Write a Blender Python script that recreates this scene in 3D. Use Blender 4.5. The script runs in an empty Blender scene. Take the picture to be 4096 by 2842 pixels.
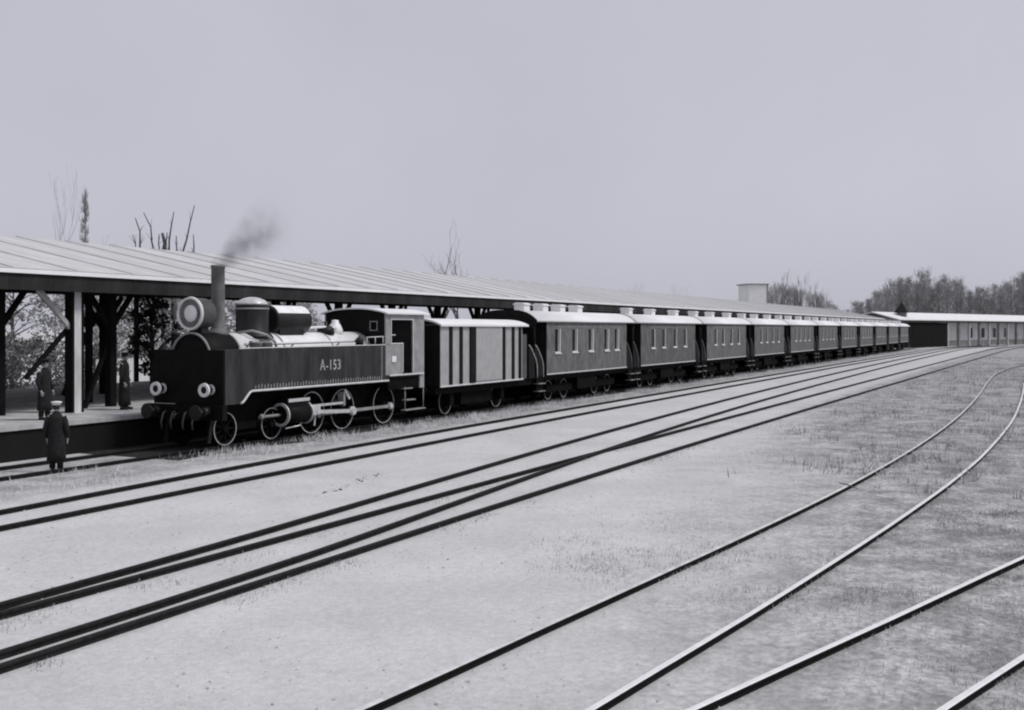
import bpy, bmesh, math, random
import numpy as np
from mathutils import Vector, Matrix

S = bpy.context.scene
COL = S.collection
PI = math.pi

# ------------------------------------------------------------------ camera, sky, sun, exposure
# world: X runs along the train, Y is the distance to the left of the camera, Z = 0 is the rail top
CAM_H = 3.35
THETA = math.atan(2152 / 4300)
cam_d = bpy.data.cameras.new('camera')
cam = bpy.data.objects.new('camera', cam_d)
COL.objects.link(cam)
cam.location = (0, 0, CAM_H)
cam.rotation_euler = (PI / 2, 0, THETA - PI / 2)
cam_d.sensor_width = 36
cam_d.lens = 36 * 4300 / 4096
cam_d.shift_y = -0.0259
cam_d.clip_end = 6000
S.camera = cam

SUN_EL, SUN_AZ = math.radians(52), math.radians(158)      # azimuth from +Y towards +X
w = bpy.data.worlds.new('World')
S.world = w
w.use_nodes = True
nt = w.node_tree
nt.nodes.clear()
sky = nt.nodes.new('ShaderNodeTexSky')
sky.sky_type = 'NISHITA'
sky.sun_disc = False
sky.sun_elevation = SUN_EL
sky.sun_rotation = SUN_AZ
sky.air_density = 1.0
sky.dust_density = 4.0
bw = nt.nodes.new('ShaderNodeRGBToBW')
flat = nt.nodes.new('ShaderNodeMix')                       # an even veil of cloud over the clear sky
flat.data_type = 'FLOAT'
flat.inputs[0].default_value = 0.80
flat.inputs[3].default_value = 4.75
tint = nt.nodes.new('ShaderNodeVectorMath')
tint.operation = 'MULTIPLY'
tint.inputs[1].default_value = (0.975, 0.98, 1.11)
bg = nt.nodes.new('ShaderNodeBackground')
bg.inputs[1].default_value = 0.11
wo = nt.nodes.new('ShaderNodeOutputWorld')
nt.links.new(sky.outputs[0], bw.inputs[0])
nt.links.new(bw.outputs[0], flat.inputs[2])
veil_tc = nt.nodes.new('ShaderNodeTexCoord')
veil = nt.nodes.new('ShaderNodeTexNoise')
veil.inputs['Scale'].default_value = 3.0
veil.inputs['Detail'].default_value = 5
veil_r = nt.nodes.new('ShaderNodeMapRange')
veil_r.inputs[1].default_value = 0.3
veil_r.inputs[2].default_value = 0.7
veil_r.inputs[3].default_value = 0.955
veil_r.inputs[4].default_value = 1.045
veil_m = nt.nodes.new('ShaderNodeMath')
veil_m.operation = 'MULTIPLY'
nt.links.new(veil_tc.outputs['Generated'], veil.inputs[0])
nt.links.new(veil.outputs[0], veil_r.inputs[0])
nt.links.new(flat.outputs[0], veil_m.inputs[0])
nt.links.new(veil_r.outputs[0], veil_m.inputs[1])
nt.links.new(veil_m.outputs[0], tint.inputs[0])
nt.links.new(tint.outputs[0], bg.inputs[0])
nt.links.new(bg.outputs[0], wo.inputs[0])

sun_d = bpy.data.lights.new('sun', 'SUN')
sun_d.energy = 1.5
sun_d.angle = math.radians(10)
sun_d.color = (1.0, 0.985, 0.96)
sun = bpy.data.objects.new('sun', sun_d)
COL.objects.link(sun)
sv = Vector((math.sin(SUN_AZ) * math.cos(SUN_EL), math.cos(SUN_AZ) * math.cos(SUN_EL), math.sin(SUN_EL)))
sun.rotation_euler = sv.to_track_quat('Z', 'Y').to_euler()
sun.location = (20, -30, 60)

S.view_settings.view_transform = 'Standard'
S.view_settings.look = 'None'
S.view_settings.exposure = 0.2
S.view_settings.gamma = 1.0
S.view_settings.use_curve_mapping = False
S.cycles.filter_width = 2.1
S.cycles.max_bounces = 6
S.cycles.volume_bounces = 1

# ------------------------------------------------------------------ materials
def mat(name, v, rough=0.8, var=0.2, scale=2.0, bump=0.0, stretch=(1, 1, 1), metal=0.0, spec=0.3, detail=6, bscale=None, each=0.0):
    """One grey paint, timber, metal or earth; VAR is the grain's share of the grey V."""
    m = bpy.data.materials.new(name)
    m.use_nodes = True
    t = m.node_tree
    b = t.nodes['Principled BSDF']
    b.inputs['Roughness'].default_value = rough
    b.inputs['Metallic'].default_value = metal
    b.inputs['Specular IOR Level'].default_value = spec
    tc = t.nodes.new('ShaderNodeTexCoord')
    mp = t.nodes.new('ShaderNodeMapping')
    mp.inputs['Scale'].default_value = stretch
    n = t.nodes.new('ShaderNodeTexNoise')
    n.inputs['Scale'].default_value = scale
    n.inputs['Detail'].default_value = detail
    n.inputs['Roughness'].default_value = 0.65
    r = t.nodes.new('ShaderNodeMapRange')
    r.inputs[1].default_value = 0.3
    r.inputs[2].default_value = 0.7
    r.inputs[3].default_value = v * (1 - var)
    r.inputs[4].default_value = v * (1 + var)
    t.links.new(tc.outputs['Object'], mp.inputs[0])
    t.links.new(mp.outputs[0], n.inputs[0])
    t.links.new(n.outputs[0], r.inputs[0])
    if each:
        oi = t.nodes.new('ShaderNodeObjectInfo')
        rr_ = t.nodes.new('ShaderNodeMapRange')
        rr_.inputs[3].default_value = 1 - each
        rr_.inputs[4].default_value = 1 + each
        mu = t.nodes.new('ShaderNodeMath')
        mu.operation = 'MULTIPLY'
        t.links.new(oi.outputs['Random'], rr_.inputs[0])
        t.links.new(r.outputs[0], mu.inputs[0])
        t.links.new(rr_.outputs[0], mu.inputs[1])
        t.links.new(mu.outputs[0], b.inputs['Base Color'])
    else:
        t.links.new(r.outputs[0], b.inputs['Base Color'])
    if bump:
        bn = t.nodes.new('ShaderNodeBump')
        bn.inputs['Strength'].default_value = bump
        bn.inputs['Distance'].default_value = 0.02
        src = n
        if bscale:
            src = t.nodes.new('ShaderNodeTexNoise')
            src.inputs['Scale'].default_value = bscale
            src.inputs['Detail'].default_value = 4
            t.links.new(mp.outputs[0], src.inputs[0])
        t.links.new(src.outputs[0], bn.inputs['Height'])
        t.links.new(bn.outputs[0], b.inputs['Normal'])
    return m

M = {}
M['rail_dull'] = mat('dull rusty rail steel', 0.016, 0.8, 0.5, 9, spec=0.15)
M['rail_side'] = mat('rusty rail web', 0.010, 0.85, 0.4, 9, spec=0.1)
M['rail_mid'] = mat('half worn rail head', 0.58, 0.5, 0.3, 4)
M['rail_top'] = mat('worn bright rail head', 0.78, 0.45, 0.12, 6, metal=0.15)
M['black'] = mat('black engine paint', 0.005, 0.6, 0.5, 2.5, bump=0.08, spec=0.12)
M['tank'] = mat('dull dark tank paint', 0.030, 0.55, 0.75, 2.2, bump=0.1, stretch=(1, 1, 0.22), spec=0.2)
M['rim'] = mat('worn wheel rim', 0.42, 0.5, 0.4, 4)
M['numberpaint'] = mat('faded number paint', 0.40, 0.7, 0.3, 6)
M['post_white'] = mat('pale post timber', 0.62, 0.85, 0.25, 3, stretch=(1, 1, 0.3))
M['iron'] = mat('sooty iron', 0.012, 0.45, 0.5, 3)
M['stack'] = mat('grey sooted chimney', 0.13, 0.7, 0.4, 3)
M['steel'] = mat('bright dome sky highlight', 0.6, 0.35, 0.2, 5, metal=0.35)
M['lining'] = mat('pale lining paint', 0.62, 0.6, 0.15, 5)
M['boiler'] = mat('pale boiler cladding', 0.8, 0.35, 0.1, 3)
M['cab'] = mat('grey cab paint', 0.27, 0.55, 0.3, 2.2)
M['cabdark'] = mat('dark grey cab paint', 0.07, 0.55, 0.35, 2.2)
M['white'] = mat('white paint', 0.72, 0.6, 0.08, 4)
M['fascia'] = mat('fresh white fascia paint', 0.88, 0.6, 0.05, 2)
M['carroof'] = mat('pale carriage roof paint', 0.74, 0.7, 0.08, 1.2, stretch=(0.4, 1.5, 1))
M['carside'] = mat('weathered carriage side paint', 0.115, 0.65, 0.45, 2.6, bump=0.1, stretch=(1.1, 1, 0.6), each=0.14)
M['vanside'] = mat('pale grey van paint', 0.36, 0.7, 0.16, 4.0, bump=0.1, stretch=(1.5, 1, 0.6))
M['vandark'] = mat('dark ironwork and end shade', 0.010, 0.75, 0.4, 3, spec=0.12)
M['under'] = mat('grimy underframe', 0.006, 0.9, 0.5, 3, spec=0.08)
M['glass'] = mat('dark window glass', 0.006, 0.2, 0.2, 2, spec=0.15)
M['roofsheet'] = mat('pale roof sheeting', 0.52, 0.65, 0.16, 0.9, each=0.07, stretch=(1.5, 0.5, 1))
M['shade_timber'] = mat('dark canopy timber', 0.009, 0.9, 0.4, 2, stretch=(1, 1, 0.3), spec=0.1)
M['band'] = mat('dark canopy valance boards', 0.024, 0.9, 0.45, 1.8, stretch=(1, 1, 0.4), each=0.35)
M['pale_timber'] = mat('pale plain timber', 0.42, 0.85, 0.2, 3, stretch=(1, 1, 0.3))
M['platform'] = mat('trodden platform earth', 0.48, 0.95, 0.4, 1.6, bump=0.2)
M['tarred'] = mat('tarred platform wall', 0.006, 0.9, 0.3, 2)
M['bark'] = mat('bark', 0.09, 0.9, 0.4, 4)
M['twig'] = mat('pale twigs', 0.14, 0.9, 0.3, 4)
M['leaf'] = mat('pale spring leaves', 0.44, 0.8, 0.45, 0.8)
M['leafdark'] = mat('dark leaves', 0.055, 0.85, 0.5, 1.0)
M['forest'] = mat('far wood foliage', 0.30, 0.9, 0.45, 0.25)
M['forestpale'] = mat('pale far twigs', 0.32, 0.9, 0.35, 0.4)
M['coat'] = mat('dark woollen coat', 0.016, 0.95, 0.4, 8)
M['greycoat'] = mat('grey woollen coat', 0.11, 0.95, 0.3, 8)
M['skin'] = mat('skin', 0.36, 0.6, 0.1, 8)
M['hair'] = mat('dark hair', 0.02, 0.7, 0.3, 20)
M['wall'] = mat('pale far plaster', 0.6, 0.9, 0.12, 0.6)
M['wallpale'] = mat('very pale far plaster', 0.66, 0.9, 0.08, 0.4)
M['wallshade'] = mat('grey far boards', 0.2, 0.9, 0.3, 0.9)
M['grass'] = mat('dry pale grass', 0.62, 0.9, 0.35, 0.9)
M['grassdark'] = mat('grey green grass', 0.40, 0.9, 0.5, 0.9)

def ground_material():
    m = bpy.data.materials.new('pale sandy ground')
    m.use_nodes = True
    t = m.node_tree
    L = t.links.new
    N = t.nodes.new
    b = t.nodes['Principled BSDF']
    b.inputs['Roughness'].default_value = 0.95
    b.inputs['Specular IOR Level'].default_value = 0.1
    geo = N('ShaderNodeNewGeometry')
    def noise(scale, detail=5, rough=0.6):
        n = N('ShaderNodeTexNoise')
        n.inputs['Scale'].default_value = scale
        n.inputs['Detail'].default_value = detail
        n.inputs['Roughness'].default_value = rough
        L(geo.outputs['Position'], n.inputs[0])
        return n.outputs[0]
    def math_(op, a, b_=None, clamp=False):
        n = N('ShaderNodeMath')
        n.operation = op
        n.use_clamp = clamp
        for i, v in enumerate((a, b_)):
            if v is None:
                continue
            if isinstance(v, (int, float)):
                n.inputs[i].default_value = v
            else:
                L(v, n.inputs[i])
        return n.outputs[0]
    def rng(v, a, b_, c, d):
        n = N('ShaderNodeMapRange')
        n.interpolation_type = 'SMOOTHSTEP'
        for i, q in enumerate((a, b_, c, d)):
            n.inputs[i + 1].default_value = q
        L(v, n.inputs[0])
        return n.outputs[0]
    sep = N('ShaderNodeSeparateXYZ')
    L(geo.outputs['Position'], sep.inputs[0])
    X, Y = sep.outputs[0], sep.outputs[1]
    base = rng(noise(0.35, 7, 0.7), 0.3, 0.7, 0.50, 0.60)
    fine = math_('MULTIPLY', rng(noise(9.0, 5, 0.7), 0.3, 0.7, 0.90, 1.06), rng(noise(45.0, 3, 0.7), 0.3, 0.7, 0.88, 1.08))
    sand = math_('MULTIPLY', base, fine)
    turf = math_('MULTIPLY', rng(noise(1.1, 7, 0.72), 0.36, 0.64, 0.19, 0.46), rng(noise(9.0, 5, 0.75), 0.32, 0.68, 0.55, 1.3))
    # the turf begins to the right of the turnout and thins out towards the sand
    edge = math_('ADD', math_('MULTIPLY', X, 0.20), math_('MULTIPLY', Y, -1.0))
    mask = rng(math_('ADD', edge, math_('MULTIPLY', noise(0.28, 4), 7.0)), -0.5, 6.0, 0.0, 0.9)
    near = rng(Y, 8.2, 10.5, 1.0, 0.22)
    mask = math_('MULTIPLY', mask, near)
    # a second strip of turf runs along the train
    strip = math_('MULTIPLY', rng(math_('ADD', Y, math_('MULTIPLY', noise(0.9, 4), 1.6)), 18.9, 20.2, 0.0, 0.7), rng(Y, 23.4, 23.8, 1.0, 0.0))
    mask = math_('MAXIMUM', mask, strip)
    mx = N('ShaderNodeMix')
    mx.data_type = 'FLOAT'
    L(mask, mx.inputs[0])
    L(sand, mx.inputs[2])
    L(turf, mx.inputs[3])
    L(mx.outputs[0], b.inputs['Base Color'])
    bn = N('ShaderNodeBump')
    bn.inputs['Strength'].default_value = 0.35
    bn.inputs['Distance'].default_value = 0.03
    L(noise(4.0, 6), bn.inputs['Height'])
    L(bn.outputs[0], b.inputs['Normal'])
    return m

# ------------------------------------------------------------------ mesh helpers
class MB:
    def __init__(self):
        self.v, self.f, self.sm = [], [], []
    def add(self, vs, fs, smooth=False):
        o = len(self.v)
        self.v += [tuple(p) for p in vs]
        self.f += [tuple(i + o for i in f) for f in fs]
        self.sm += [smooth] * len(fs)
        return self
    def box(self, x0, x1, y0, y1, z0, z1):
        return self.add([(x0, y0, z0), (x1, y0, z0), (x1, y1, z0), (x0, y1, z0), (x0, y0, z1), (x1, y0, z1), (x1, y1, z1), (x0, y1, z1)],
                        [(0, 3, 2, 1), (4, 5, 6, 7), (0, 1, 5, 4), (1, 2, 6, 5), (2, 3, 7, 6), (3, 0, 4, 7)])
    def beam(self, a, b, w_, h_):
        a, b = Vector(a), Vector(b)
        d = (b - a).normalized()
        up = Vector((0, 0, 1)) if abs(d.z) < 0.95 else Vector((1, 0, 0))
        s_ = d.cross(up).normalized() * w_ / 2
        u = s_.cross(d).normalized() * h_ / 2
        vs = [a - s_ - u, a + s_ - u, a + s_ + u, a - s_ + u, b - s_ - u, b + s_ - u, b + s_ + u, b - s_ + u]
        return self.add(vs, [(0, 3, 2, 1), (4, 5, 6, 7), (0, 1, 5, 4), (1, 2, 6, 5), (2, 3, 7, 6), (3, 0, 4, 7)])
    def tube(self, pts, rad, n=8, caps=True):
        pts = [Vector(p) for p in pts]
        rad = rad if isinstance(rad, (list, tuple)) else [rad] * len(pts)
        vs, fs = [], []
        ref = None
        for i, p in enumerate(pts):
            d = (pts[min(i + 1, len(pts) - 1)] - pts[max(i - 1, 0)]).normalized()
            if ref is None:
                ref = Vector((0, 0, 1)) if abs(d.z) < 0.9 else Vector((1, 0, 0))
            a = d.cross(ref).normalized()
            b = a.cross(d).normalized()
            ref = b
            for k in range(n):
                q = 2 * PI * k / n
                vs.append(p + (a * math.cos(q) + b * math.sin(q)) * rad[i])
        for i in range(len(pts) - 1):
            for k in range(n):
                k2 = (k + 1) % n
                fs.append((i * n + k, i * n + k2, (i + 1) * n + k2, (i + 1) * n + k))
        self.add(vs, fs, True)
        if caps:
            o = len(self.v) - len(vs)
            self.f += [tuple(o + k for k in range(n))[::-1], tuple(o + (len(pts) - 1) * n + k for k in range(n))]
            self.sm += [False, False]
        return self
    def lathe(self, c, axis, prof, n=28, closed=False):
        """Prof: (offset along axis, radius) pairs turned about AXIS through C."""
        c = Vector(c)
        ax = {'x': Vector((1, 0, 0)), 'y': Vector((0, 1, 0)), 'z': Vector((0, 0, 1))}[axis]
        a = {'x': Vector((0, 1, 0)), 'y': Vector((0, 0, 1)), 'z': Vector((1, 0, 0))}[axis]
        b = ax.cross(a)
        vs = [c + ax * h + (a * math.cos(2 * PI * k / n) + b * math.sin(2 * PI * k / n)) * r for h, r in prof for k in range(n)]
        m = len(prof)
        fs = []
        for i in range(m if closed else m - 1):
            i2 = (i + 1) % m
            for k in range(n):
                k2 = (k + 1) % n
                fs.append((i * n + k, i * n + k2, i2 * n + k2, i2 * n + k))
        o = len(self.v)
        self.add(vs, fs, False)
        base = len(self.sm) - len(fs)
        for j in range(len(fs)):
            i = j // n
            p, q = prof[i], prof[(i + 1) % m]
            self.sm[base + j] = abs(p[1] - q[1]) < 0.6 * abs(p[0] - q[0]) + 1e-6
        if not closed:
            if prof[0][1] > 1e-4:
                self.f.append(tuple(o + k for k in range(n))[::-1]); self.sm.append(False)
            if prof[-1][1] > 1e-4:
                self.f.append(tuple(o + (m - 1) * n + k for k in range(n))); self.sm.append(False)
        return self
    def prism(self, outline, y0, y1):
        """An outline in (x, z) pushed out from y0 to y1."""
        n = len(outline)
        vs = [(x, y0, z) for x, z in outline] + [(x, y1, z) for x, z in outline]
        fs = [tuple(range(n)), tuple(range(2 * n - 1, n - 1, -1))] + [(i, i + n, (i + 1) % n + n, (i + 1) % n) for i in range(n)]
        return self.add(vs, fs)
    def prism_x(self, outline, x0, x1):
        """An outline in (y, z) pushed out from x0 to x1."""
        n = len(outline)
        vs = [(x0, y, z) for y, z in outline] + [(x1, y, z) for y, z in outline]
        fs = [tuple(range(n)), tuple(range(2 * n - 1, n - 1, -1))] + [(i, i + n, (i + 1) % n + n, (i + 1) % n) for i in range(n)]
        return self.add(vs, fs)

ORIGIN = {}
def origin_of(o):
    while o.parent is not None:
        o = o.parent
    return ORIGIN.get(o.name, (0, 0, 0))
def tag(o, label=None, cat=None, group=None, kind=None):
    if label: o['label'] = label
    if cat: o['category'] = cat
    if group: o['group'] = group
    if kind: o['kind'] = kind
    return o
def thing(name, label, cat, loc, group=None):
    o = bpy.data.objects.new(name, None)
    COL.objects.link(o)
    o.location = loc
    o.empty_display_size = 0.3
    ORIGIN[o.name] = tuple(loc)
    return tag(o, label, cat, group)
def mesh_of(name, mb, m, off=(0, 0, 0), recalc=True):
    me = bpy.data.meshes.new(name)
    v = [(p[0] - off[0], p[1] - off[1], p[2] - off[2]) for p in mb.v]
    me.from_pydata(v, [], mb.f)
    me.polygons.foreach_set('use_smooth', mb.sm)
    if recalc:
        bm = bmesh.new()
        bm.from_mesh(me)
        bmesh.ops.recalc_face_normals(bm, faces=bm.faces)
        bm.to_mesh(me)
        bm.free()
    me.materials.append(M[m] if isinstance(m, str) else m)
    me.update()
    return me
def obj(name, mb, m, parent=None, local=False, recalc=True, label=None, kind=None):
    """One mesh object; a child's points are given in the world's metres unless LOCAL."""
    off = (0, 0, 0) if (parent is None or local) else origin_of(parent)
    o = bpy.data.objects.new(name, mesh_of(name, mb, m, off, recalc))
    COL.objects.link(o)
    if parent is not None:
        o.parent = parent
    if label: o['label'] = label
    if kind: o['kind'] = kind
    return o
def dup(o, parent=None):
    c = o.copy()
    COL.objects.link(c)
    c.parent = parent
    for ch in list(o.children):
        dup(ch, c)
    return c

# ------------------------------------------------------------------ ground and tracks
GZ = -0.10
g = MB()
xs = [-400, -60, -10] + [0, 20, 40, 80, 140, 220] + [400, 900, 2500]
ys = [-1500, -400, -100, -20, 0, 10, 20, 30, 60, 120, 400, 1500]
for i in range(len(xs)):
    for j in range(len(ys)):
        g.v.append((xs[i], ys[j], GZ))
for i in range(len(xs) - 1):
    for j in range(len(ys) - 1):
        a = i * len(ys) + j
        g.f.append((a, a + len(ys), a + len(ys) + 1, a + 1)); g.sm.append(False)
tag(obj('ground', g, ground_material()), kind='structure')

def smooth_path(pts, step=1.2):
    """A Catmull-Rom line through PTS."""
    P = [Vector((p[0], p[1])) for p in pts]
    P = [P[0] * 2 - P[1]] + P + [P[-1] * 2 - P[-2]]
    out = []
    for i in range(1, len(P) - 2):
        n = max(2, int((P[i + 1] - P[i]).length / step))
        for k in range(n):
            t = k / n
            a, b, c, d = P[i - 1], P[i], P[i + 1], P[i + 2]
            out.append(0.5 * ((2 * b) + (c - a) * t + (2 * a - 5 * b + 4 * c - d) * t * t + (3 * b - a - 3 * c + d) * t ** 3))
    out.append(P[-2])
    return out
RAIL_PROF = [(-0.065, -0.135), (0.065, -0.135), (0.065, -0.12), (0.012, -0.105), (0.012, -0.04), (0.037, -0.03), (0.037, -0.006), (0.028, 0.0), (-0.028, 0.0), (-0.037, -0.006), (-0.037, -0.03), (-0.012, -0.04), (-0.012, -0.105), (-0.065, -0.12)]
def rail(pts, parent, bright=None, step=1.2):
    path = smooth_path(pts, step)
    n = len(RAIL_PROF)
    mb = MB()
    for i, p in enumerate(path):
        d = (path[min(i + 1, len(path) - 1)] - path[max(i - 1, 0)]).normalized()
        s_ = Vector((d.y, -d.x))
        for a, z in RAIL_PROF:
            mb.v.append((p.x + s_.x * a, p.y + s_.y * a, z))
    for i in range(len(path) - 1):
        for k in range(n):
            k2 = (k + 1) % n
            mb.f.append((i * n + k, i * n + k2, (i + 1) * n + k2, (i + 1) * n + k)); mb.sm.append(False)
    mb.f += [tuple(range(n)), tuple((len(path) - 1) * n + k for k in range(n))]; mb.sm += [False, False]
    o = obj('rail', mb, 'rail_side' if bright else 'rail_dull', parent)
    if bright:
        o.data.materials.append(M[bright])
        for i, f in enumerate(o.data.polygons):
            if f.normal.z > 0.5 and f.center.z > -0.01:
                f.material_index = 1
    return o
T = [4, 6, 8, 10, 13, 16, 20, 25, 30, 36, 44, 54, 66, 80, 100, 125, 155, 190]
R1 = [16.7, 16.83, 16.96, 17.1, 17.29, 17.5, 17.73, 17.92, 18.03, 18.12, 18.18, 18.21, 18.2, 18.15, 18.06, 17.95, 17.75, 17.4]
R2 = [15.6, 15.68, 15.76, 15.84, 15.96, 16.08, 16.22, 16.35, 16.46, 16.57, 16.66, 16.72, 16.76, 16.78, 16.78, 16.66, 16.4, 16.0]
R3 = [11.29, 11.37, 11.45, 11.51, 11.65, 11.86, 12.16, 12.52, 12.85, 13.18, 13.54, 13.9, 14.21, 14.46, 14.67, 14.77, 14.75, 14.5]
R4 = [11.12, 11.11, 11.11, 11.1, 11.1, 11.1, 11.09, 11.07, 11.03, 10.98, 10.89, 10.77, 10.6, 10.4, 10.11, 9.75, 9.3, 8.5]
R5 = [9.75, 9.76, 9.77, 9.8, 9.91, 10.14, 10.47, 10.86, 11.21, 11.56, 11.92, 12.24, 12.49, 12.7, 12.95, 13.05, 13.0, 12.7]
R6 = [9.33, 9.35, 9.38, 9.4, 9.43, 9.45, 9.45, 9.42, 9.37, 9.28, 9.14, 8.93, 8.67, 8.35, 7.95, 7.4, 6.75, 5.85]
def bend(a):
    e = a[-1]
    return list(zip([-6] + T + [212, 235], [a[0] - (a[1] - a[0]) * 5] + a + [e - 1.6, e - 5.2]))
tr = thing('railway_track', 'track under the waiting train, its near rail showing left of the engine', 'track', (22, 21.95, 0))
for q in (-0.79, 0.79):
    rail([(-6, 21.95 + q), (40, 21.95 + q), (100, 21.95 + q), (192, 21.95 + q), (212, 20.8 + q)], tr)
tr = thing('railway_track', 'track next to the train with two thin dark rails in pale sand', 'track', (22, 17.1, 0))
rail(bend(R1), tr); rail(bend(R2), tr)
tr = thing('railway_track', 'branch of the turnout that swings towards the train', 'track', (22, 11.4, 0))
rail(bend(R3), tr); rail(bend(R5), tr)
tr = thing('railway_track', 'branch of the turnout that swings away from the train', 'track', (22, 10.2, 0))
rail(bend(R4), tr); rail(bend(R6), tr)
tr = thing('railway_track', 'sharply curving siding of two bright topped rails in the foreground turf', 'track', (14, 3.8, 0))
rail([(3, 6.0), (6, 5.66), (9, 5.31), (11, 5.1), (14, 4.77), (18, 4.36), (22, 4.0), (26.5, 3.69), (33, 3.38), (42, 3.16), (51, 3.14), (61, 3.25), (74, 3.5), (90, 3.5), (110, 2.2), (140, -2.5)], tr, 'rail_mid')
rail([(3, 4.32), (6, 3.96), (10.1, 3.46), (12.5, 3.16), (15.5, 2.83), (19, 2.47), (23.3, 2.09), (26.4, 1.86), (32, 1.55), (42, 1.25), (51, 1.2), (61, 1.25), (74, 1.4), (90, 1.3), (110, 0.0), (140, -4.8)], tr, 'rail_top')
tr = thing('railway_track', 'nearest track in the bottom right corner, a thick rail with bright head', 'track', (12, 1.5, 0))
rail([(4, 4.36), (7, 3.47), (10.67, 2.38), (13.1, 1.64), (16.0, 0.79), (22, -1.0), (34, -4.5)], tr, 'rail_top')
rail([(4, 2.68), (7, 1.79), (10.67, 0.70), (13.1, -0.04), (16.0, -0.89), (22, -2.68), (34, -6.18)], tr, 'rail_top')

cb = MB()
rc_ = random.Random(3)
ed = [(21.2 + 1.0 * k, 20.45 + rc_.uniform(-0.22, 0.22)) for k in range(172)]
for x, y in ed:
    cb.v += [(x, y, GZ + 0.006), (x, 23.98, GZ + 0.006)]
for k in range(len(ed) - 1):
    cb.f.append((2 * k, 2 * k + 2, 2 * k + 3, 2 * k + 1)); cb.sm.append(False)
M['cinder'] = mat('black cinder and train shade', 0.03, 0.95, 0.6, 5, bump=0.4, spec=0.1)  # one black for the cinder lumps and the painted shade strip
tag(obj('under_train_shade', cb, 'cinder'), kind='structure')  # dark strip paints the shade beneath the train onto the ground

# ------------------------------------------------------------------ platform
p = MB().box(-14, 204, 24.06, 39.2, GZ - 0.05, 0.80)
tag(obj('platform', p, 'platform'), kind='structure')
p = MB().box(-14, 204, 24.0, 24.055, GZ - 0.05, 0.70)
tag(obj('platform_wall', p, 'tarred'), kind='structure')
p = MB().box(-14, 204, 23.93, 24.5, 0.705, 0.83)
tag(obj('platform_edge', p, 'pale_timber'), kind='structure')

# ------------------------------------------------------------------ canopy
CT0, CT1 = -8.0, 198.0
can = thing('platform_canopy', 'long open platform canopy with pale sheeted roof on dark braced posts', 'canopy', (25.6, 27.5, 0.8))
EY, EZ, RY, RZ, BY = 26.0, 5.06, 34.0, 6.71, 42.0
sl = math.atan2(RZ - EZ, RY - EY)
SLN = math.hypot(RZ - EZ, RY - EY)
# sheets of the front slope, each its own piece with a raised seam
sh = MB().box(0.015, 2.185, 0, SLN + 0.1, 0, 0.02).box(2.14, 2.18, 0, SLN + 0.1, 0.02, 0.05)
shm = mesh_of('roof_sheet', sh, 'roofsheet')
for k in range(int((CT1 - CT0) / 2.2)):
    o = bpy.data.objects.new('roof_sheet', shm)
    COL.objects.link(o)
    o.parent = can
    o.location = (CT0 + 2.2 * k - 25.6, EY - 27.5 - 0.12, EZ - 0.8 - 0.02)
    o.rotation_euler = (sl, 0, 0)
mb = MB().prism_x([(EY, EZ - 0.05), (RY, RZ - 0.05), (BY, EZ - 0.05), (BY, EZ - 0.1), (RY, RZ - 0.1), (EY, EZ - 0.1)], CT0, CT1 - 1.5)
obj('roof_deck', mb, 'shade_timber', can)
mb = MB().add([(CT0, RY + 0.03, RZ), (CT1 - 1.5, RY + 0.03, RZ), (CT1 - 1.5, BY + 0.1, EZ - 0.03), (CT0, BY + 0.1, EZ - 0.03)], [(0, 1, 2, 3)])
obj('rear_roof_slope', mb, 'roofsheet', can)
obj('fascia', MB().box(CT0, CT1, EY - 0.16, EY - 0.10, EZ - 0.15, EZ - 0.03), 'fascia', can, label='narrow white fascia along the canopy eaves')
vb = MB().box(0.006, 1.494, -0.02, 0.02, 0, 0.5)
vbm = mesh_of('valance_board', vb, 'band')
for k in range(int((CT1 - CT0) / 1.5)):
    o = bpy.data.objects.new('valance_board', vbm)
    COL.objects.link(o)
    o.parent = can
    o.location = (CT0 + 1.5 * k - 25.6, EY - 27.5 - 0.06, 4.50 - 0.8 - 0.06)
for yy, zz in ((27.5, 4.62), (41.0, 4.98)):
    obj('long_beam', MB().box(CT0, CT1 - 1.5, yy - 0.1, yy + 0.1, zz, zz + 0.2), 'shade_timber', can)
def share(name, mb, m):
    return mesh_of(name, mb, m)
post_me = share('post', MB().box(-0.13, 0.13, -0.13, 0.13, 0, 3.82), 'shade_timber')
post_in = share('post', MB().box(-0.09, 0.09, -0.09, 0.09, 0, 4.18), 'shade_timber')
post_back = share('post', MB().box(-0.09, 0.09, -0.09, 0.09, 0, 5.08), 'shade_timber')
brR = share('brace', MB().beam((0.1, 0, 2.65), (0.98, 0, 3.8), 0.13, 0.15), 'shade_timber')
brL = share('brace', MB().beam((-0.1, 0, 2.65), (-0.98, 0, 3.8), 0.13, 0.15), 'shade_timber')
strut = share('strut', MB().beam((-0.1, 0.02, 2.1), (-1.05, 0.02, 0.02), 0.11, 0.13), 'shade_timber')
tie = share('tie_beam', MB().box(-0.09, 0.09, -14.6, 0.3, 4.2, 4.36), 'shade_timber')
def put(me, name, loc):
    o = bpy.data.objects.new(name, me)
    COL.objects.link(o)
    o.parent = can
    o.location = (loc[0] - 25.6, loc[1] - 27.5, loc[2] - 0.8)
    return o
for k in range(-7, 41):
    x = 25.6 + 4.2 * k
    put(post_me, 'post', (x, 27.5, 0.8))
    put(brR, 'brace', (x, 27.5, 0.8)); put(brL, 'brace', (x, 27.5, 0.8))
    if k < 6:
        put(strut, 'strut', (x, 27.5, 0.8))
    if k % 3 == 0:
        put(post_back, 'post', (x + 1.6, 41.0, -0.1))
        put(tie, 'tie_beam', (x + 0.3, 41.6, 0.8))
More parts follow.
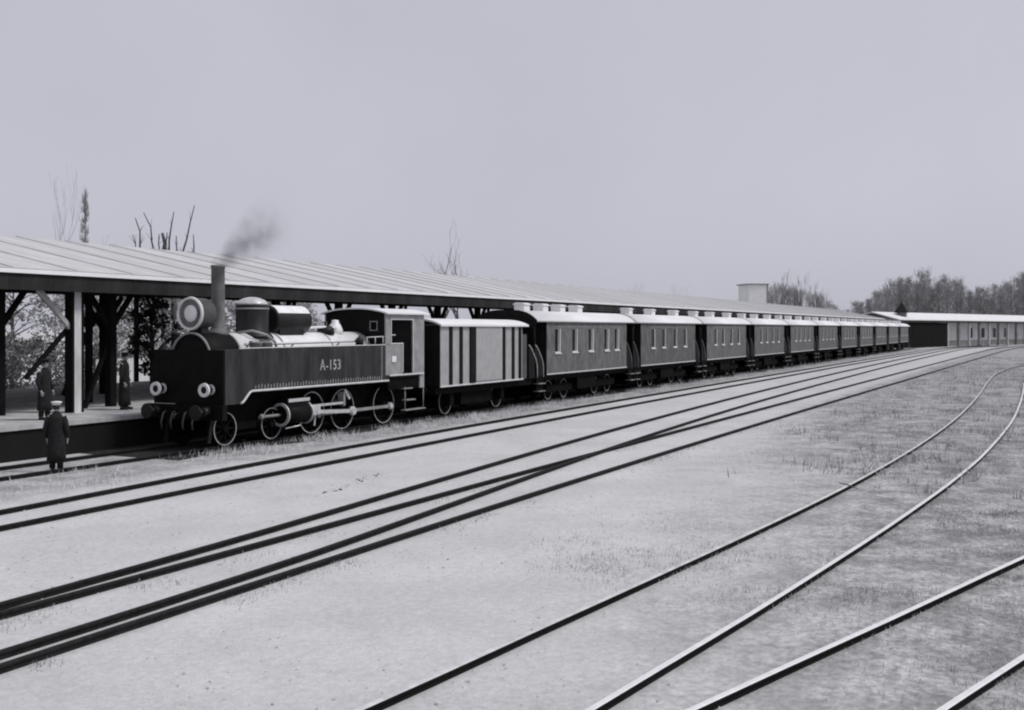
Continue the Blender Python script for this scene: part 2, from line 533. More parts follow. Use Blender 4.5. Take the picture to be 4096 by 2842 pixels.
put(post_in, 'post', (26.5, 29.5, 0.8)); put(brR, 'brace', (26.5, 29.5, 0.8)); put(brL, 'brace', (26.5, 29.5, 0.8))
put(strut, 'strut', (26.5, 29.5, 1.1))
put(post_in, 'post', (30.3, 33.0, 0.8)); put(brR, 'brace', (30.3, 33.0, 0.8)); put(brL, 'brace', (30.3, 33.0, 0.8))
t = thing('timber_post', 'broad pale timber post with one pale raking brace at the left end of the canopy', 'post', (23.25, 26.5, 0.8))
obj('shaft', MB().box(23.12, 23.38, 26.35, 26.65, 0.8, 4.5), 'post_white', t)  # shaft set paler than the rest of the canopy timber
for xa in (23.03, 23.385):
    obj('corner_board', MB().box(xa, xa + 0.085, 26.34, 26.66, 0.8, 4.5), 'shade_timber', t)
obj('brace', MB().beam((23.1, 26.5, 3.35), (21.95, 26.5, 4.5), 0.12, 0.13), 'pale_timber', t)
obj('brace', MB().beam((23.05, 26.62, 3.3), (21.6, 26.62, 1.9), 0.1, 0.12), 'shade_timber', t)
obj('brace', MB().beam((23.1, 26.75, 3.55), (22.1, 26.75, 4.5), 0.1, 0.12), 'shade_timber', t)

# pale board fence across the back of the platform
def fence(x0, x1, y, label):
    f = thing('board_fence', label, 'fence', (x0, y, GZ))
    n = int((x1 - x0) / 0.3)
    bm_ = mesh_of('fence_board', MB().box(0.006, 0.294, -0.02, 0.02, 0.02, 1.72), 'white')
    for k in range(n):
        o = bpy.data.objects.new('fence_board', bm_)
        COL.objects.link(o)
        o.parent = f
        o.location = (0.3 * k, 0, 0.01 * math.sin(k * 7.3))
    for k in range(0, n + 1, 8):
        obj('fence_post', MB().box(x0 + 0.3 * k - 0.06, x0 + 0.3 * k + 0.06, y + 0.022, y + 0.14, GZ, 1.5), 'pale_timber', f)
    obj('fence_rail', MB().box(x0, x0 + 0.3 * n, y + 0.0215, y + 0.07, 1.1, 1.2), 'pale_timber', f)
fence(43.6, 64.6, 48.0, 'white board fence beyond the platform, seen left of the engine')

# ------------------------------------------------------------------ locomotive
CY = 21.95
loco = thing('steam_locomotive', 'black side tank steam engine with tall chimney and pale boiler, marked A-153', 'locomotive', (23.25, CY, 0))
NY, FY = CY - 1.3, CY + 1.3
def tank_outline():
    o = [(23.32, 1.20), (23.95, 1.20)]
    for k in range(0, 7):
        a = k / 6
        o.append((23.95 + 0.5 * a, 1.20 + 0.33 * (3 * a * a - 2 * a ** 3)))
    o += [(31.62, 1.52), (31.62, 1.70), (31.45, 1.70), (31.45, 2.79), (23.32, 2.745)]
    return o
TO = tank_outline()
nt_ = obj('side_tank', MB().prism(TO, NY, CY - 0.80), 'tank', loco)
obj('side_tank', MB().prism(TO, CY + 0.80, FY), 'tank', loco)
# pale lining along the lower edge and the upper edge of the near tank
low = [(x, z) for x, z in TO if z < 1.6]
obj('edge_lining', MB().tube([(x, NY - 0.012, z + 0.012) for x, z in low[2:]], 0.034, 8), 'lining', nt_)
obj('edge_lining', MB().box(23.9, 31.45, NY - 0.014, NY + 0.02, 2.775, 2.80), 'lining', nt_)
rv = MB()
for k in range(48):
    x = 24.6 + k * 0.14
    rv.box(x - 0.02, x + 0.02, NY - 0.012, NY - 0.002, 1.59, 1.59 + 0.10 + 0.04 * ((k * 7) % 5) / 4)
for k in range(20):
    rv.lathe((31.2, NY, 1.6 + k * 0.06), 'y', [(-0.012, 0.008), (-0.002, 0.018)], 6)
obj('rivet_rows', rv, 'cab', nt_, kind='stuff')
obj('seam_strip', MB().box(31.18, 31.22, NY - 0.008, NY - 0.001, 1.56, 2.74), 'cab', nt_)
cu = bpy.data.curves.new('number', 'FONT')
cu.body = 'А-153'
cu.size = 0.46
cu.extrude = 0.004
cu.offset = 0.003
cu.space_character = 1.12
tx = bpy.data.objects.new('tmp', cu)
COL.objects.link(tx)
dg = bpy.context.evaluated_depsgraph_get()
tme = bpy.data.meshes.new_from_object(tx.evaluated_get(dg))
bpy.data.objects.remove(tx)
tme.materials.clear()
tme.materials.append(M['numberpaint'])
wd = max(v.co.x for v in tme.vertices)
no = bpy.data.objects.new('painted_number', tme)
COL.objects.link(no)
no.parent = nt_
no.location = (27.68 - 23.25, NY - CY - 0.006, 2.03)
no.rotation_euler = (PI / 2, 0, 0)
no.scale = (1.10 / wd, 1, 1)
obj('builder_plate', MB().box(31.82, 32.1, NY - 0.025, NY - 0.006, 2.17, 2.38), 'white', loco)
# front plate between the tanks
fp = obj('front_plate', MB().box(23.25, 23.318, NY - 0.004, FY + 0.004, 1.195, 2.745), 'black', loco)
obj('tank_deck', MB().box(23.32, 31.4, CY - 0.80, CY + 0.80, 2.05, 2.12), 'black', loco)
# boiler and smokebox
BZ = 2.50
obj('boiler', MB().lathe((24.55, CY, BZ), 'x', [(0, 0.715), (6.9, 0.735)], 40), 'boiler', loco)
sb = obj('smokebox', MB().lathe((23.40, CY, BZ), 'x', [(0, 0.70), (0.03, 0.745), (1.20, 0.745), (1.22, 0.70)], 40), 'black', loco)
obj('smokebox_door', MB().lathe((23.33, CY, BZ), 'x', [(-0.05, 0.2), (0, 0.52), (0.06, 0.58), (0.069, 0.58)], 36), 'black', sb)
obj('door_rim', MB().lathe((23.36, CY, BZ), 'x', [(0, 0.69), (-0.03, 0.705), (-0.03, 0.745), (0.02, 0.752), (0.04, 0.72)], 40, True), 'cab', sb)
for x in (24.62, 26.7, 29.2):
    obj('boiler_band', MB().lathe((x, CY, BZ), 'x', [(0, 0.72), (0, 0.745), (0.06, 0.745), (0.06, 0.72)], 40, True), 'cab', loco)
# chimney
ch = obj('chimney', MB().lathe((24.48, CY, 3.15), 'z', [(0, 0.36), (0.10, 0.30), (0.22, 0.20), (1.98, 0.195), (2.0, 0.215), (2.06, 0.215), (2.07, 0.17), (1.85, 0.16)], 24), 'stack', loco)
# headlamp drum in front of the chimney
hl = obj('headlamp', MB().lathe((23.36, CY, 3.775), 'x', [(0, 0.40), (0.01, 0.45), (0.06, 0.475), (0.10, 0.455), (0.50, 0.45), (0.60, 0.42), (0.66, 0.28), (0.68, 0.001)], 36), 'cabdark', loco)
obj('lamp_rim', MB().lathe((23.34, CY, 3.775), 'x', [(0, 0.405), (-0.05, 0.42), (-0.06, 0.465), (0.02, 0.485), (0.03, 0.42)], 36, True), 'lining', hl)
obj('lamp_reflector', MB().lathe((23.36, CY, 3.775), 'x', [(-0.012, 0.405), (0.0, 0.34), (0.012, 0.2)], 30), 'stack', hl)
obj('lamp_lens', MB().lathe((23.345, CY, 3.78), 'x', [(0.0, 0.24), (-0.03, 0.2), (-0.055, 0.11), (-0.06, 0.001)], 24), 'white', hl)
obj('lamp_bracket', MB().box(23.55, 23.85, CY - 0.22, CY + 0.22, 3.2, 3.36), 'iron', hl)
# two drums on the boiler
d1 = obj('steam_dome', MB().lathe((26.0, CY, 3.05), 'z', [(0, 0.66), (0.10, 0.60), (0.2, 0.50), (0.92, 0.50), (1.0, 0.49), (1.08, 0.455), (1.16, 0.38), (1.22, 0.24), (1.25, 0.10), (1.255, 0.001)], 40), 'iron', loco)
obj('dome_band', MB().lathe((26.0, CY, 3.93), 'z', [(0, 0.495), (0, 0.515), (0.05, 0.515), (0.05, 0.495)], 40, True), 'cab', d1)
obj('dome_highlight', MB().lathe((26.0, CY, 3.05), 'z', [(1.03, 0.492), (1.09, 0.465), (1.17, 0.388), (1.23, 0.25), (1.262, 0.11), (1.268, 0.001)], 40), 'steel', d1)  # bright shell paints the sky highlight on top of the dome
d2 = obj('sand_drum', MB().lathe((26.72, CY, 3.62), 'x', [(-0.02, 0.40), (0, 0.44), (0.04, 0.455), (1.66, 0.455), (1.72, 0.43), (1.80, 0.25), (1.82, 0.001)], 36), 'iron', loco)
obj('drum_saddle', MB().box(26.9, 28.1, CY - 0.35, CY + 0.35, 3.1, 3.35), 'iron', d2)
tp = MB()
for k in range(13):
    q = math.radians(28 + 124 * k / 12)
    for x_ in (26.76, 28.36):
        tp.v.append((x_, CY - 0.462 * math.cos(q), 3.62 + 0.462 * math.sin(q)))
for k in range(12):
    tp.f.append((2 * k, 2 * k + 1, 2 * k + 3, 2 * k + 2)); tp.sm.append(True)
obj('drum_highlight', tp, 'boiler', d2)  # pale skin added over the drum to paint its sky-lit top
# pipes, turret, valves between the drum and the cab
obj('hand_rail', MB().tube([(24.7, CY - 0.84, 2.88), (27, CY - 0.84, 2.90), (30.3, CY - 0.84, 2.93)], 0.045, 8), 'white', loco)
for x in (24.9, 27.0, 29.4):
    obj('rail_bracket', MB().tube([(x, CY - 0.84, 2.9), (x, CY - 0.70, 2.78)], 0.02, 6), 'cabdark', loco)
obj('feed_pipe', MB().tube([(25.15, CY - 0.15, 3.22), (25.35, CY - 0.55, 3.28), (25.75, CY - 0.78, 3.15), (26.0, CY - 0.88, 2.95), (26.05, CY - 0.9, 2.76)], 0.04, 8), 'cab', loco)
for x in (24.95, 25.4):
    fl = obj('tank_filler', MB().lathe((x, CY - 1.03, 2.755), 'z', [(0, 0.19), (0.16, 0.19), (0.17, 0.21), (0.2, 0.2), (0.21, 0.001)], 18), 'cab', loco)
    obj('filler_hinge', MB().box(x - 0.04, x + 0.04, CY - 0.88, CY - 0.8, 2.9, 2.98), 'iron', fl)
obj('whistle_pipe', MB().tube([(28.2, CY - 0.1, 3.2), (28.7, CY - 0.2, 3.38), (29.3, CY - 0.25, 3.4), (30.2, CY - 0.25, 3.36)], 0.04, 8), 'boiler', loco)
obj('turret', MB().lathe((29.55, CY - 0.15, 3.16), 'z', [(0, 0.30), (0.2, 0.27), (0.27, 0.18), (0.3, 0.05), (0.42, 0.05), (0.45, 0.001)], 20), 'iron', loco)
obj('safety_valve', MB().lathe((30.15, CY - 0.1, 3.15), 'z', [(0, 0.26), (0.16, 0.26), (0.3, 0.2), (0.4, 0.12), (0.48, 0.12), (0.5, 0.001)], 20), 'boiler', loco)
obj('injector', MB().lathe((30.3, CY - 1.0, 2.78), 'z', [(0, 0.14), (0.2, 0.14), (0.26, 0.08), (0.34, 0.001)], 16), 'iron', loco)
gr_ = MB().tube([(30.35, NY + 0.05, 3.05), (31.4, NY + 0.05, 3.07)], 0.018, 6)
for x in (30.38, 30.88, 31.36):
    gr_.tube([(x, NY + 0.05, 2.77), (x, NY + 0.05, 3.05)], 0.015, 6)
obj('tank_railing', gr_, 'lining', loco)
# cab
def arch(y0, y1, z0, rise, n=14, p=2.4):
    c, hw = (y0 + y1) / 2, (y1 - y0) / 2
    return [(c + hw * (2 * k / n - 1), z0 + rise * (1 - abs(2 * k / n - 1) ** p)) for k in range(n + 1)]
fw = MB()
ya, yb = NY + 0.03, FY - 0.03
# front wall in strips that leave two small windows open
wy = [(CY - 0.92, CY - 0.66), (CY + 0.66, CY + 0.92)]
z1, z2 = 3.30, 3.58
fw.box(31.47, 31.53, ya, yb, 1.72, z1)
fw.box(31.47, 31.53, ya, wy[0][0], z1, z2).box(31.47, 31.53, wy[0][1], wy[1][0], z1, z2).box(31.47, 31.53, wy[1][1], yb, z1, z2)
ar = [(ya, z2)] + arch(ya, yb, 3.88, 0.15) + [(yb, z2)]
fw.prism_x(ar, 31.47, 31.53)
cf = obj('cab_front', fw, 'black', loco)
for a, b in wy:
    obj('lookout_window', MB().box(31.455, 31.469, a - 0.03, b + 0.03, z1 - 0.03, z1).box(31.455, 31.469, a - 0.03, b + 0.03, z2, z2 + 0.03).box(31.455, 31.469, a - 0.03, a, z1, z2).box(31.455, 31.469, b, b + 0.03, z1, z2), 'cab', cf)
for sgn, y in ((1, NY), (-1, FY)):
    a, b = (y + 0.002, y + 0.05) if sgn > 0 else (y - 0.05, y - 0.002)
    sw = MB()
    sw.box(31.64, 32.56, a, b, 1.70, 2.80)                     # panel below the window
    sw.box(31.455, 31.64, a, b, 1.72, 2.78)
    sw.box(31.455, 31.80, a, b, 2.80, 3.66)                    # front corner
    sw.box(31.455, 34.02, a, b, 3.66, 3.90)                    # over the openings
    sw.box(33.22, 34.02, a, b, 1.72, 3.66)                     # rear panel
    sw.box(33.72, 34.02, a, b, 1.18, 1.70)
    sd = obj('cab_side', sw, 'cab', loco)
    ya_ = y - 0.02 if sgn > 0 else y
    obj('window_frame', MB().box(31.765, 31.80, ya_, ya_ + 0.02, 2.80, 3.69).box(31.80, 33.22, ya_, ya_ + 0.02, 3.66, 3.69).box(33.22, 33.255, ya_, ya_ + 0.02, 1.80, 3.69).box(32.53, 32.565, ya_, ya_ + 0.02, 1.80, 2.84).box(31.80, 32.53, ya_, ya_ + 0.02, 2.80, 2.84), 'lining', sd)
    obj('foot_sill', MB().box(31.64, 33.9, ya_ - 0.05 * (sgn > 0), ya_ + 0.02 + 0.05 * (sgn < 0), 1.685, 1.735), 'lining', sd)
obj('cab_rear', MB().box(33.96, 34.02, ya + 0.03, yb - 0.03, 1.18, 3.86), 'cabdark', loco)
obj('cab_floor', MB().box(31.5, 33.95, ya + 0.03, yb - 0.03, 1.62, 1.70), 'iron', loco)
rf = arch(NY - 0.12, FY + 0.12, 3.90, 0.18)
obj('cab_roof', MB().prism_x(rf + [(y, z - 0.05) for y, z in reversed(rf)], 31.36, 34.25), 'carroof', loco)
obj('boiler_backhead', MB().box(31.6, 31.9, CY - 0.6, CY + 0.6, 1.71, 3.1), 'iron', loco)
obj('brake_column', MB().tube([(32.25, CY - 0.95, 1.7), (32.25, CY - 0.95, 3.1)], 0.03, 8).tube([(32.05, CY - 0.95, 3.1), (32.6, CY - 0.95, 3.12)], 0.025, 8), 'lining', loco)
# running gear
obj('main_frame', MB().box(23.4, 33.9, CY - 0.62, CY - 0.55, 0.45, 1.5).box(23.4, 33.9, CY + 0.55, CY + 0.62, 0.45, 1.5).box(24.3, 33.9, CY - 0.54, CY + 0.54, 0.9, 1.5), 'under', loco)
obj('ashpan', MB().box(28.2, 31.2, CY - 0.5, CY + 0.5, 0.3, 0.9), 'under', loco)
def wheel(x, r, y, sgn, parent, spokes=10, name='wheel', rim='rim', crank=None):
    """A wheel whose outer face looks towards -Y for SGN 1; local origin at its root thing."""
    a = -sgn
    ax = MB().lathe((x, y, r), 'y', [(a * 0.05, 0.11), (a * 0.0, 0.11), (-a * 0.10, 0.11)], 16)
    for k in range(spokes):
        q = 2 * PI * k / spokes
        ax.beam((x + 0.08 * math.cos(q), y - a * 0.05, r + 0.08 * math.sin(q)), (x + (r - 0.06) * math.cos(q), y - a * 0.05, r + (r - 0.06) * math.sin(q)), 0.05, 0.05)
    ww = obj(name, ax, 'under', parent)
    obj('tyre', MB().lathe((x, y, r), 'y', [(a * 0.0, r - 0.075), (a * 0.005, r - 0.01), (0, r), (-a * 0.12, r + 0.0), (-a * 0.125, r + 0.028), (-a * 0.15, r + 0.028), (-a * 0.15, r - 0.075)], 36, True), 'under', ww)
    obj('tyre_rim', MB().lathe((x, y, r), 'y', [(a * 0.006, r - 0.032), (a * 0.012, r - 0.032), (a * 0.012, r - 0.006), (a * 0.006, r - 0.006)], 36, True), rim, ww)
    return ww
for x, r in ((23.81, 0.48), (25.86, 0.48), (27.83, 0.67), (29.50, 0.67), (31.98, 0.67)):
    wheel(x, r, CY - 0.86, 1, loco, 9 if r < 0.6 else 12)
    wheel(x, r, CY + 0.86, -1, loco, 9 if r < 0.6 else 12)
    obj('axle', MB().tube([(x, CY - 0.75, r), (x, CY + 0.75, r)], 0.08, 10), 'under', loco)
obj('bogie_frame', MB().box(23.3, 26.4, CY - 0.7, CY - 0.62, 0.38, 0.62).box(23.3, 26.4, CY + 0.62, CY + 0.7, 0.38, 0.62).box(24.6, 25.1, CY - 0.6, CY + 0.6, 0.4, 0.88), 'under', loco)
for sgn in (1, -1):
    def Y(d):
        return CY - sgn * d
    lo, hi = sorted((Y(1.28), Y(0.72)))
    cyl = obj('cylinder', MB().lathe((26.12, Y(1.0), 0.72), 'x', [(0, 0.31), (1.16, 0.31)], 24).box(26.2, 27.2, min(Y(1.22), Y(0.7)), max(Y(1.22), Y(0.7)), 0.85, 1.2), 'black', loco)
    for x in (26.08, 27.26):
        obj('cylinder_cover', MB().lathe((x, Y(1.0), 0.72), 'x', [(0, 0.28), (0, 0.36), (0.06, 0.36), (0.06, 0.28)], 28, True), 'steel', cyl)
    obj('valve_cover', MB().box(26.2, 27.24, min(Y(1.25), Y(1.22)), max(Y(1.25), Y(1.22)), 1.10, 1.20), 'steel', cyl)
    obj('piston_tail', MB().tube([(25.25, Y(1.0), 0.72), (26.1, Y(1.0), 0.72)], 0.045, 8).lathe((25.15, Y(1.0), 0.72), 'x', [(0, 0.06), (0.1, 0.09), (0.12, 0.05)], 12), 'cab', cyl)
    obj('drain_pipe', MB().tube([(27.0, Y(1.1), 0.45), (26.9, Y(1.12), 0.34), (26.2, Y(1.12), 0.3)], 0.022, 6), 'steel', cyl)
    obj('guide_bar', MB().box(27.36, 29.35, Y(1.0) - 0.05, Y(1.0) + 0.05, 0.86, 0.93), 'steel', loco)
    obj('guide_bracket', MB().box(29.30, 29.40, min(Y(1.06), Y(0.62)), max(Y(1.06), Y(0.62)), 0.8, 1.25), 'cab', loco)
    obj('crosshead', MB().box(27.6, 28.0, Y(1.0) - 0.09, Y(1.0) + 0.09, 0.60, 0.87), 'steel', loco)
    obj('piston_rod', MB().tube([(27.2, Y(1.0), 0.72), (27.7, Y(1.0), 0.72)], 0.045, 8), 'steel', loco)
    obj('connecting_rod', MB().beam((27.8, Y(1.09), 0.70), (29.72, Y(1.09), 0.60), 0.05, 0.12).lathe((29.74, Y(1.09), 0.60), 'y', [(-0.06, 0.15), (0.06, 0.15)], 16), 'steel', loco)
    obj('coupling_rod', MB().beam((28.05, Y(0.98), 0.60), (32.2, Y(0.98), 0.60), 0.04, 0.10).lathe((28.05, Y(0.98), 0.60), 'y', [(-0.04, 0.11), (0.04, 0.11)], 14).lathe((32.2, Y(0.98), 0.60), 'y', [(-0.06, 0.13), (0.06, 0.13)], 14), 'cab', loco)
    obj('crank_pin', MB().lathe((32.2, Y(1.04), 0.60), 'y', [(-0.03, 0.09), (0.03, 0.09)], 12), 'steel', loco)
    obj('crank_pin', MB().lathe((29.74, Y(1.16), 0.60), 'y', [(-0.03, 0.12), (0.03, 0.12)], 12), 'steel', loco)
    obj('slide_link', MB().beam((29.72, Y(1.0), 1.0), (29.5, Y(0.95), 1.32), 0.05, 0.08).beam((27.9, Y(0.95), 0.62), (27.85, Y(0.95), 0.25), 0.04, 0.06), 'steel', loco)
    # cab steps
    st = MB().tube([(32.8, Y(1.24), 1.25), (32.8, Y(1.24), 0.42)], 0.022, 6).tube([(34.05, Y(1.24), 1.25), (34.05, Y(1.24), 0.42)], 0.022, 6)
    so = obj('cab_steps', st, 'cab', loco)
    for z, xa, xb in ((0.42, 32.7, 34.1), (0.78, 32.8, 33.4), (1.2, 32.6, 33.2)):
        obj('step_tread', MB().box(xa, xb, Y(1.22) - 0.1, Y(1.22) + 0.1, z - 0.02, z + 0.02), 'cab', so)
    obj('footplate', MB().box(31.7, 33.7, min(Y(1.24), Y(0.7)), max(Y(1.24), Y(0.7)), 1.2, 1.6), 'under', loco)
# buffer beam, buffers, lamps, coupling
obj('buffer_beam', MB().box(23.05, 23.24, CY - 1.45, CY + 1.45, 0.78, 1.19), 'black', loco)
for s_ in (-0.9, 0.9):
    b_ = obj('buffer', MB().lathe((22.55, CY + s_, 1.02), 'x', [(0, 0.21), (0.03, 0.22), (0.04, 0.07), (0.28, 0.07), (0.28, 0.12), (0.5, 0.15)], 20), 'iron', loco)
    l_ = obj('marker_lamp', MB().lathe((22.93, CY + s_, 1.63), 'x', [(0, 0.17), (0.0, 0.16), (0.10, 0.165), (0.16, 0.09), (0.32, 0.09)], 20), 'iron', loco)
    obj('lamp_rim', MB().lathe((22.90, CY + s_, 1.63), 'x', [(0, 0.10), (-0.02, 0.12), (-0.02, 0.19), (0.04, 0.20), (0.05, 0.17)], 22, True), 'white', l_)
    obj('lamp_ring', MB().lathe((23.15, CY + s_, 1.63), 'x', [(0, 0.09), (0, 0.15), (0.04, 0.15), (0.04, 0.09)], 18, True), 'lining', l_)
for s_ in (-0.55, -0.2, 0.25, 0.6):
    obj('brake_hose', MB().tube([(23.0, CY + s_, 1.0), (22.9, CY + s_, 0.95), (22.85, CY + s_ + 0.03, 0.7), (22.9, CY + s_ + 0.05, 0.5)], 0.03, 6), 'cabdark', loco)
obj('draw_hook', MB().tube([(23.05, CY, 0.95), (22.75, CY, 0.95), (22.66, CY, 0.88), (22.7, CY, 0.8)], 0.04, 8), 'iron', loco)
for s_ in (-0.8, 0.8):
    obj('rail_guard', MB().beam((23.35, CY + s_, 0.8), (23.2, CY + s_, 0.12), 0.06, 0.1), 'iron', loco)

# smoke that drifts from the chimney
sm = MB()
ring, L = 14, 3.3
for k in range(12):
    x = -0.12 + (L + 0.12) * k / 11
    r = 0.30 + 0.26 * x if x > 0 else 0.28
    for q in range(ring):
        sm.v.append((x, r * math.cos(2 * PI * q / ring), r * math.sin(2 * PI * q / ring)))
for k in range(11):
    for q in range(ring):
        q2 = (q + 1) % ring
        sm.f.append((k * ring + q, k * ring + q2, (k + 1) * ring + q2, (k + 1) * ring + q)); sm.sm.append(True)
sm.f += [tuple(range(ring)), tuple(11 * ring + q for q in range(ring))]; sm.sm += [False, False]
ms = bpy.data.materials.new('thin grey smoke')
ms.use_nodes = True
tn = ms.node_tree
tn.nodes.clear()
out = tn.nodes.new('ShaderNodeOutputMaterial')
pv = tn.nodes.new('ShaderNodeVolumePrincipled')
pv.inputs['Color'].default_value = (0.16, 0.16, 0.16, 1)
tc = tn.nodes.new('ShaderNodeTexCoord')
sp = tn.nodes.new('ShaderNodeSeparateXYZ')
def sn(op, a, b=None, clamp=False):
    n = tn.nodes.new('ShaderNodeMath')
    n.operation = op
    n.use_clamp = clamp
    for i, v in enumerate((a, b)):
        if v is None: continue
        if isinstance(v, (int, float)): n.inputs[i].default_value = v
        else: tn.links.new(v, n.inputs[i])
    return n.outputs[0]
tn.links.new(tc.outputs['Object'], sp.inputs[0])
rr = sn('SQRT', sn('ADD', sn('POWER', sp.outputs[1], 2.0), sn('POWER', sp.outputs[2], 2.0)))
R_ = sn('ADD', 0.28, sn('MULTIPLY', sp.outputs[0], 0.25))
edge = sn('SUBTRACT', 1.0, sn('DIVIDE', rr, R_), True)
fade = sn('SUBTRACT', 1.0, sn('DIVIDE', sp.outputs[0], L), True)
nz = tn.nodes.new('ShaderNodeTexNoise')
nz.inputs['Scale'].default_value = 2.6
nz.inputs['Detail'].default_value = 4
tn.links.new(tc.outputs['Object'], nz.inputs[0])
nn = sn('MULTIPLY', sn('SUBTRACT', nz.outputs[0], 0.34, True), 4.0)
dens = sn('MULTIPLY', sn('MULTIPLY', sn('MULTIPLY', edge, fade), nn), 2.0)
tn.links.new(dens, pv.inputs['Density'])
tn.links.new(pv.outputs[0], out.inputs['Volume'])
so = obj('smoke', sm, ms)
so.location = (24.48, CY, 5.2)
so.rotation_euler = (0, -math.radians(31), 0)
tag(so, 'thin grey smoke drifting up from the engine chimney', 'smoke', kind='stuff')

# ------------------------------------------------------------------ rolling stock helpers
def flat_arch(hw, z0, rise, n=22, p=3.4):
    return [(hw * math.sin(-PI / 2 + PI * k / n), z0 + rise * (1 - abs(math.sin(-PI / 2 + PI * k / n)) ** p)) for k in range(n + 1)]
def car_wheels(parent, xs, r=0.47):
    for x in xs:
        for sgn in (1, -1):
            a = -sgn
            y = -sgn * 0.86
            ww = obj('wheel', MB().lathe((x, y, r), 'y', [(a * 0.06, 0.001), (a * 0.06, 0.10), (a * 0.01, 0.13), (-a * 0.03, r - 0.1), (0, r - 0.07), (0, r), (-a * 0.12, r), (-a * 0.12, r + 0.03), (-a * 0.15, r + 0.03), (-a * 0.15, 0.1)], 28), 'under', parent, True)
            obj('tyre_rim', MB().lathe((x, y, r), 'y', [(a * 0.004, r - 0.05), (a * 0.012, r - 0.05), (a * 0.012, r - 0.012), (a * 0.004, r - 0.012)], 28, True), 'cab', ww, True)
        obj('axle', MB().tube([(x, -0.78, r), (x, 0.78, r)], 0.07, 8), 'under', parent, True)

# goods van
van = thing('goods_van', 'pale grey goods van with dark upright straps coupled behind the engine', 'van', (34.95, CY, 0))
obj('body', MB().box(0, 7.0, -1.45, 1.45, 1.16, 3.50), 'vanside', van, True)
obj('end_wall', MB().box(-0.05, -0.003, -1.44, 1.44, 1.16, 3.48), 'vandark', van, True)  # black panel puts the shade of the van's front end into colour
obj('sill_strip', MB().box(-0.05, 7.05, -1.49, -1.453, 1.13, 1.19), 'lining', van, True)
ra = flat_arch(1.56, 3.50, 0.24)
obj('roof', MB().prism_x(ra + [(y, z - 0.07) for y, z in reversed(ra)], -0.12, 7.45), 'carroof', van, True)
dr = obj('sliding_door', MB().box(2.70, 5.02, -1.50, -1.453, 1.25, 3.42), 'vanside', van, True)
obj('door_post_and_shade', MB().box(2.26, 2.70, -1.52, -1.453, 1.2, 3.47), 'vandark', van, True)  # black strip widened past the post to paint the door recess shade
for x in (0.75, 1.55, 5.22, 6.08, 6.74):
    obj('strap', MB().box(x - 0.10, x + 0.10, -1.50, -1.453, 1.2, 3.47), 'vandark', van, True)
for x in (0.75, 1.6, 2.4, 4.6, 5.4, 6.2):
    obj('strap', MB().box(x - 0.06, x + 0.06, 1.453, 1.49, 1.2, 3.47), 'vandark', van, True)
obj('underframe', MB().box(-0.1, 8.3, -1.3, 1.3, 0.86, 1.13).box(2.2, 4.8, -1.1, 1.1, 0.35, 0.85), 'under', van, True)
car_wheels(van, (1.35, 5.65), 0.5)
for x in (1.35, 5.65):
    obj('axle_box', MB().box(x - 0.15, x + 0.15, -1.18, -0.95, 0.38, 0.86), 'under', van, True)
    obj('leaf_spring', MB().beam((x - 0.55, -1.1, 0.88), (x, -1.1, 0.95), 0.08, 0.06).beam((x, -1.1, 0.95), (x + 0.55, -1.1, 0.88), 0.08, 0.06), 'under', van, True)
def swoop(x0, flip, y, t_=0.03):
    """Platform side sheet with a swooping upper edge."""
    c = [(0, 1.14), (0, 2.62), (0.18, 2.52), (0.36, 2.36), (0.54, 2.16), (0.70, 1.98), (0.80, 1.80), (0.85, 1.60), (0.86, 1.14)]
    c = [(x0 + (a if not flip else 0.86 - a), z) for a, z in c]
    return c, MB().prism(c, y - t_, y + t_)
c, m_ = swoop(7.72, False, -1.40)
b_ = obj('platform_side', m_, 'vandark', van, True)
obj('side_edging', MB().tube([(x, -1.435, z) for x, z in c[1:]], 0.022, 6), 'lining', b_, True)
obj('brake_cabin', MB().box(7.06, 7.55, -1.40, 1.40, 1.16, 3.1), 'cabdark', van, True)
for x in (-0.1, 8.4):
    for s_ in (-0.9, 0.9):
        q = -1 if x < 0 else 1
        obj('buffer', MB().lathe((x, s_, 1.02), 'x', [(0, 0.12), (q * 0.2, 0.1), (q * 0.2, 0.07), (q * 0.36, 0.07), (q * 0.36, 0.2), (q * 0.4, 0.19)], 14), 'under', van, True)

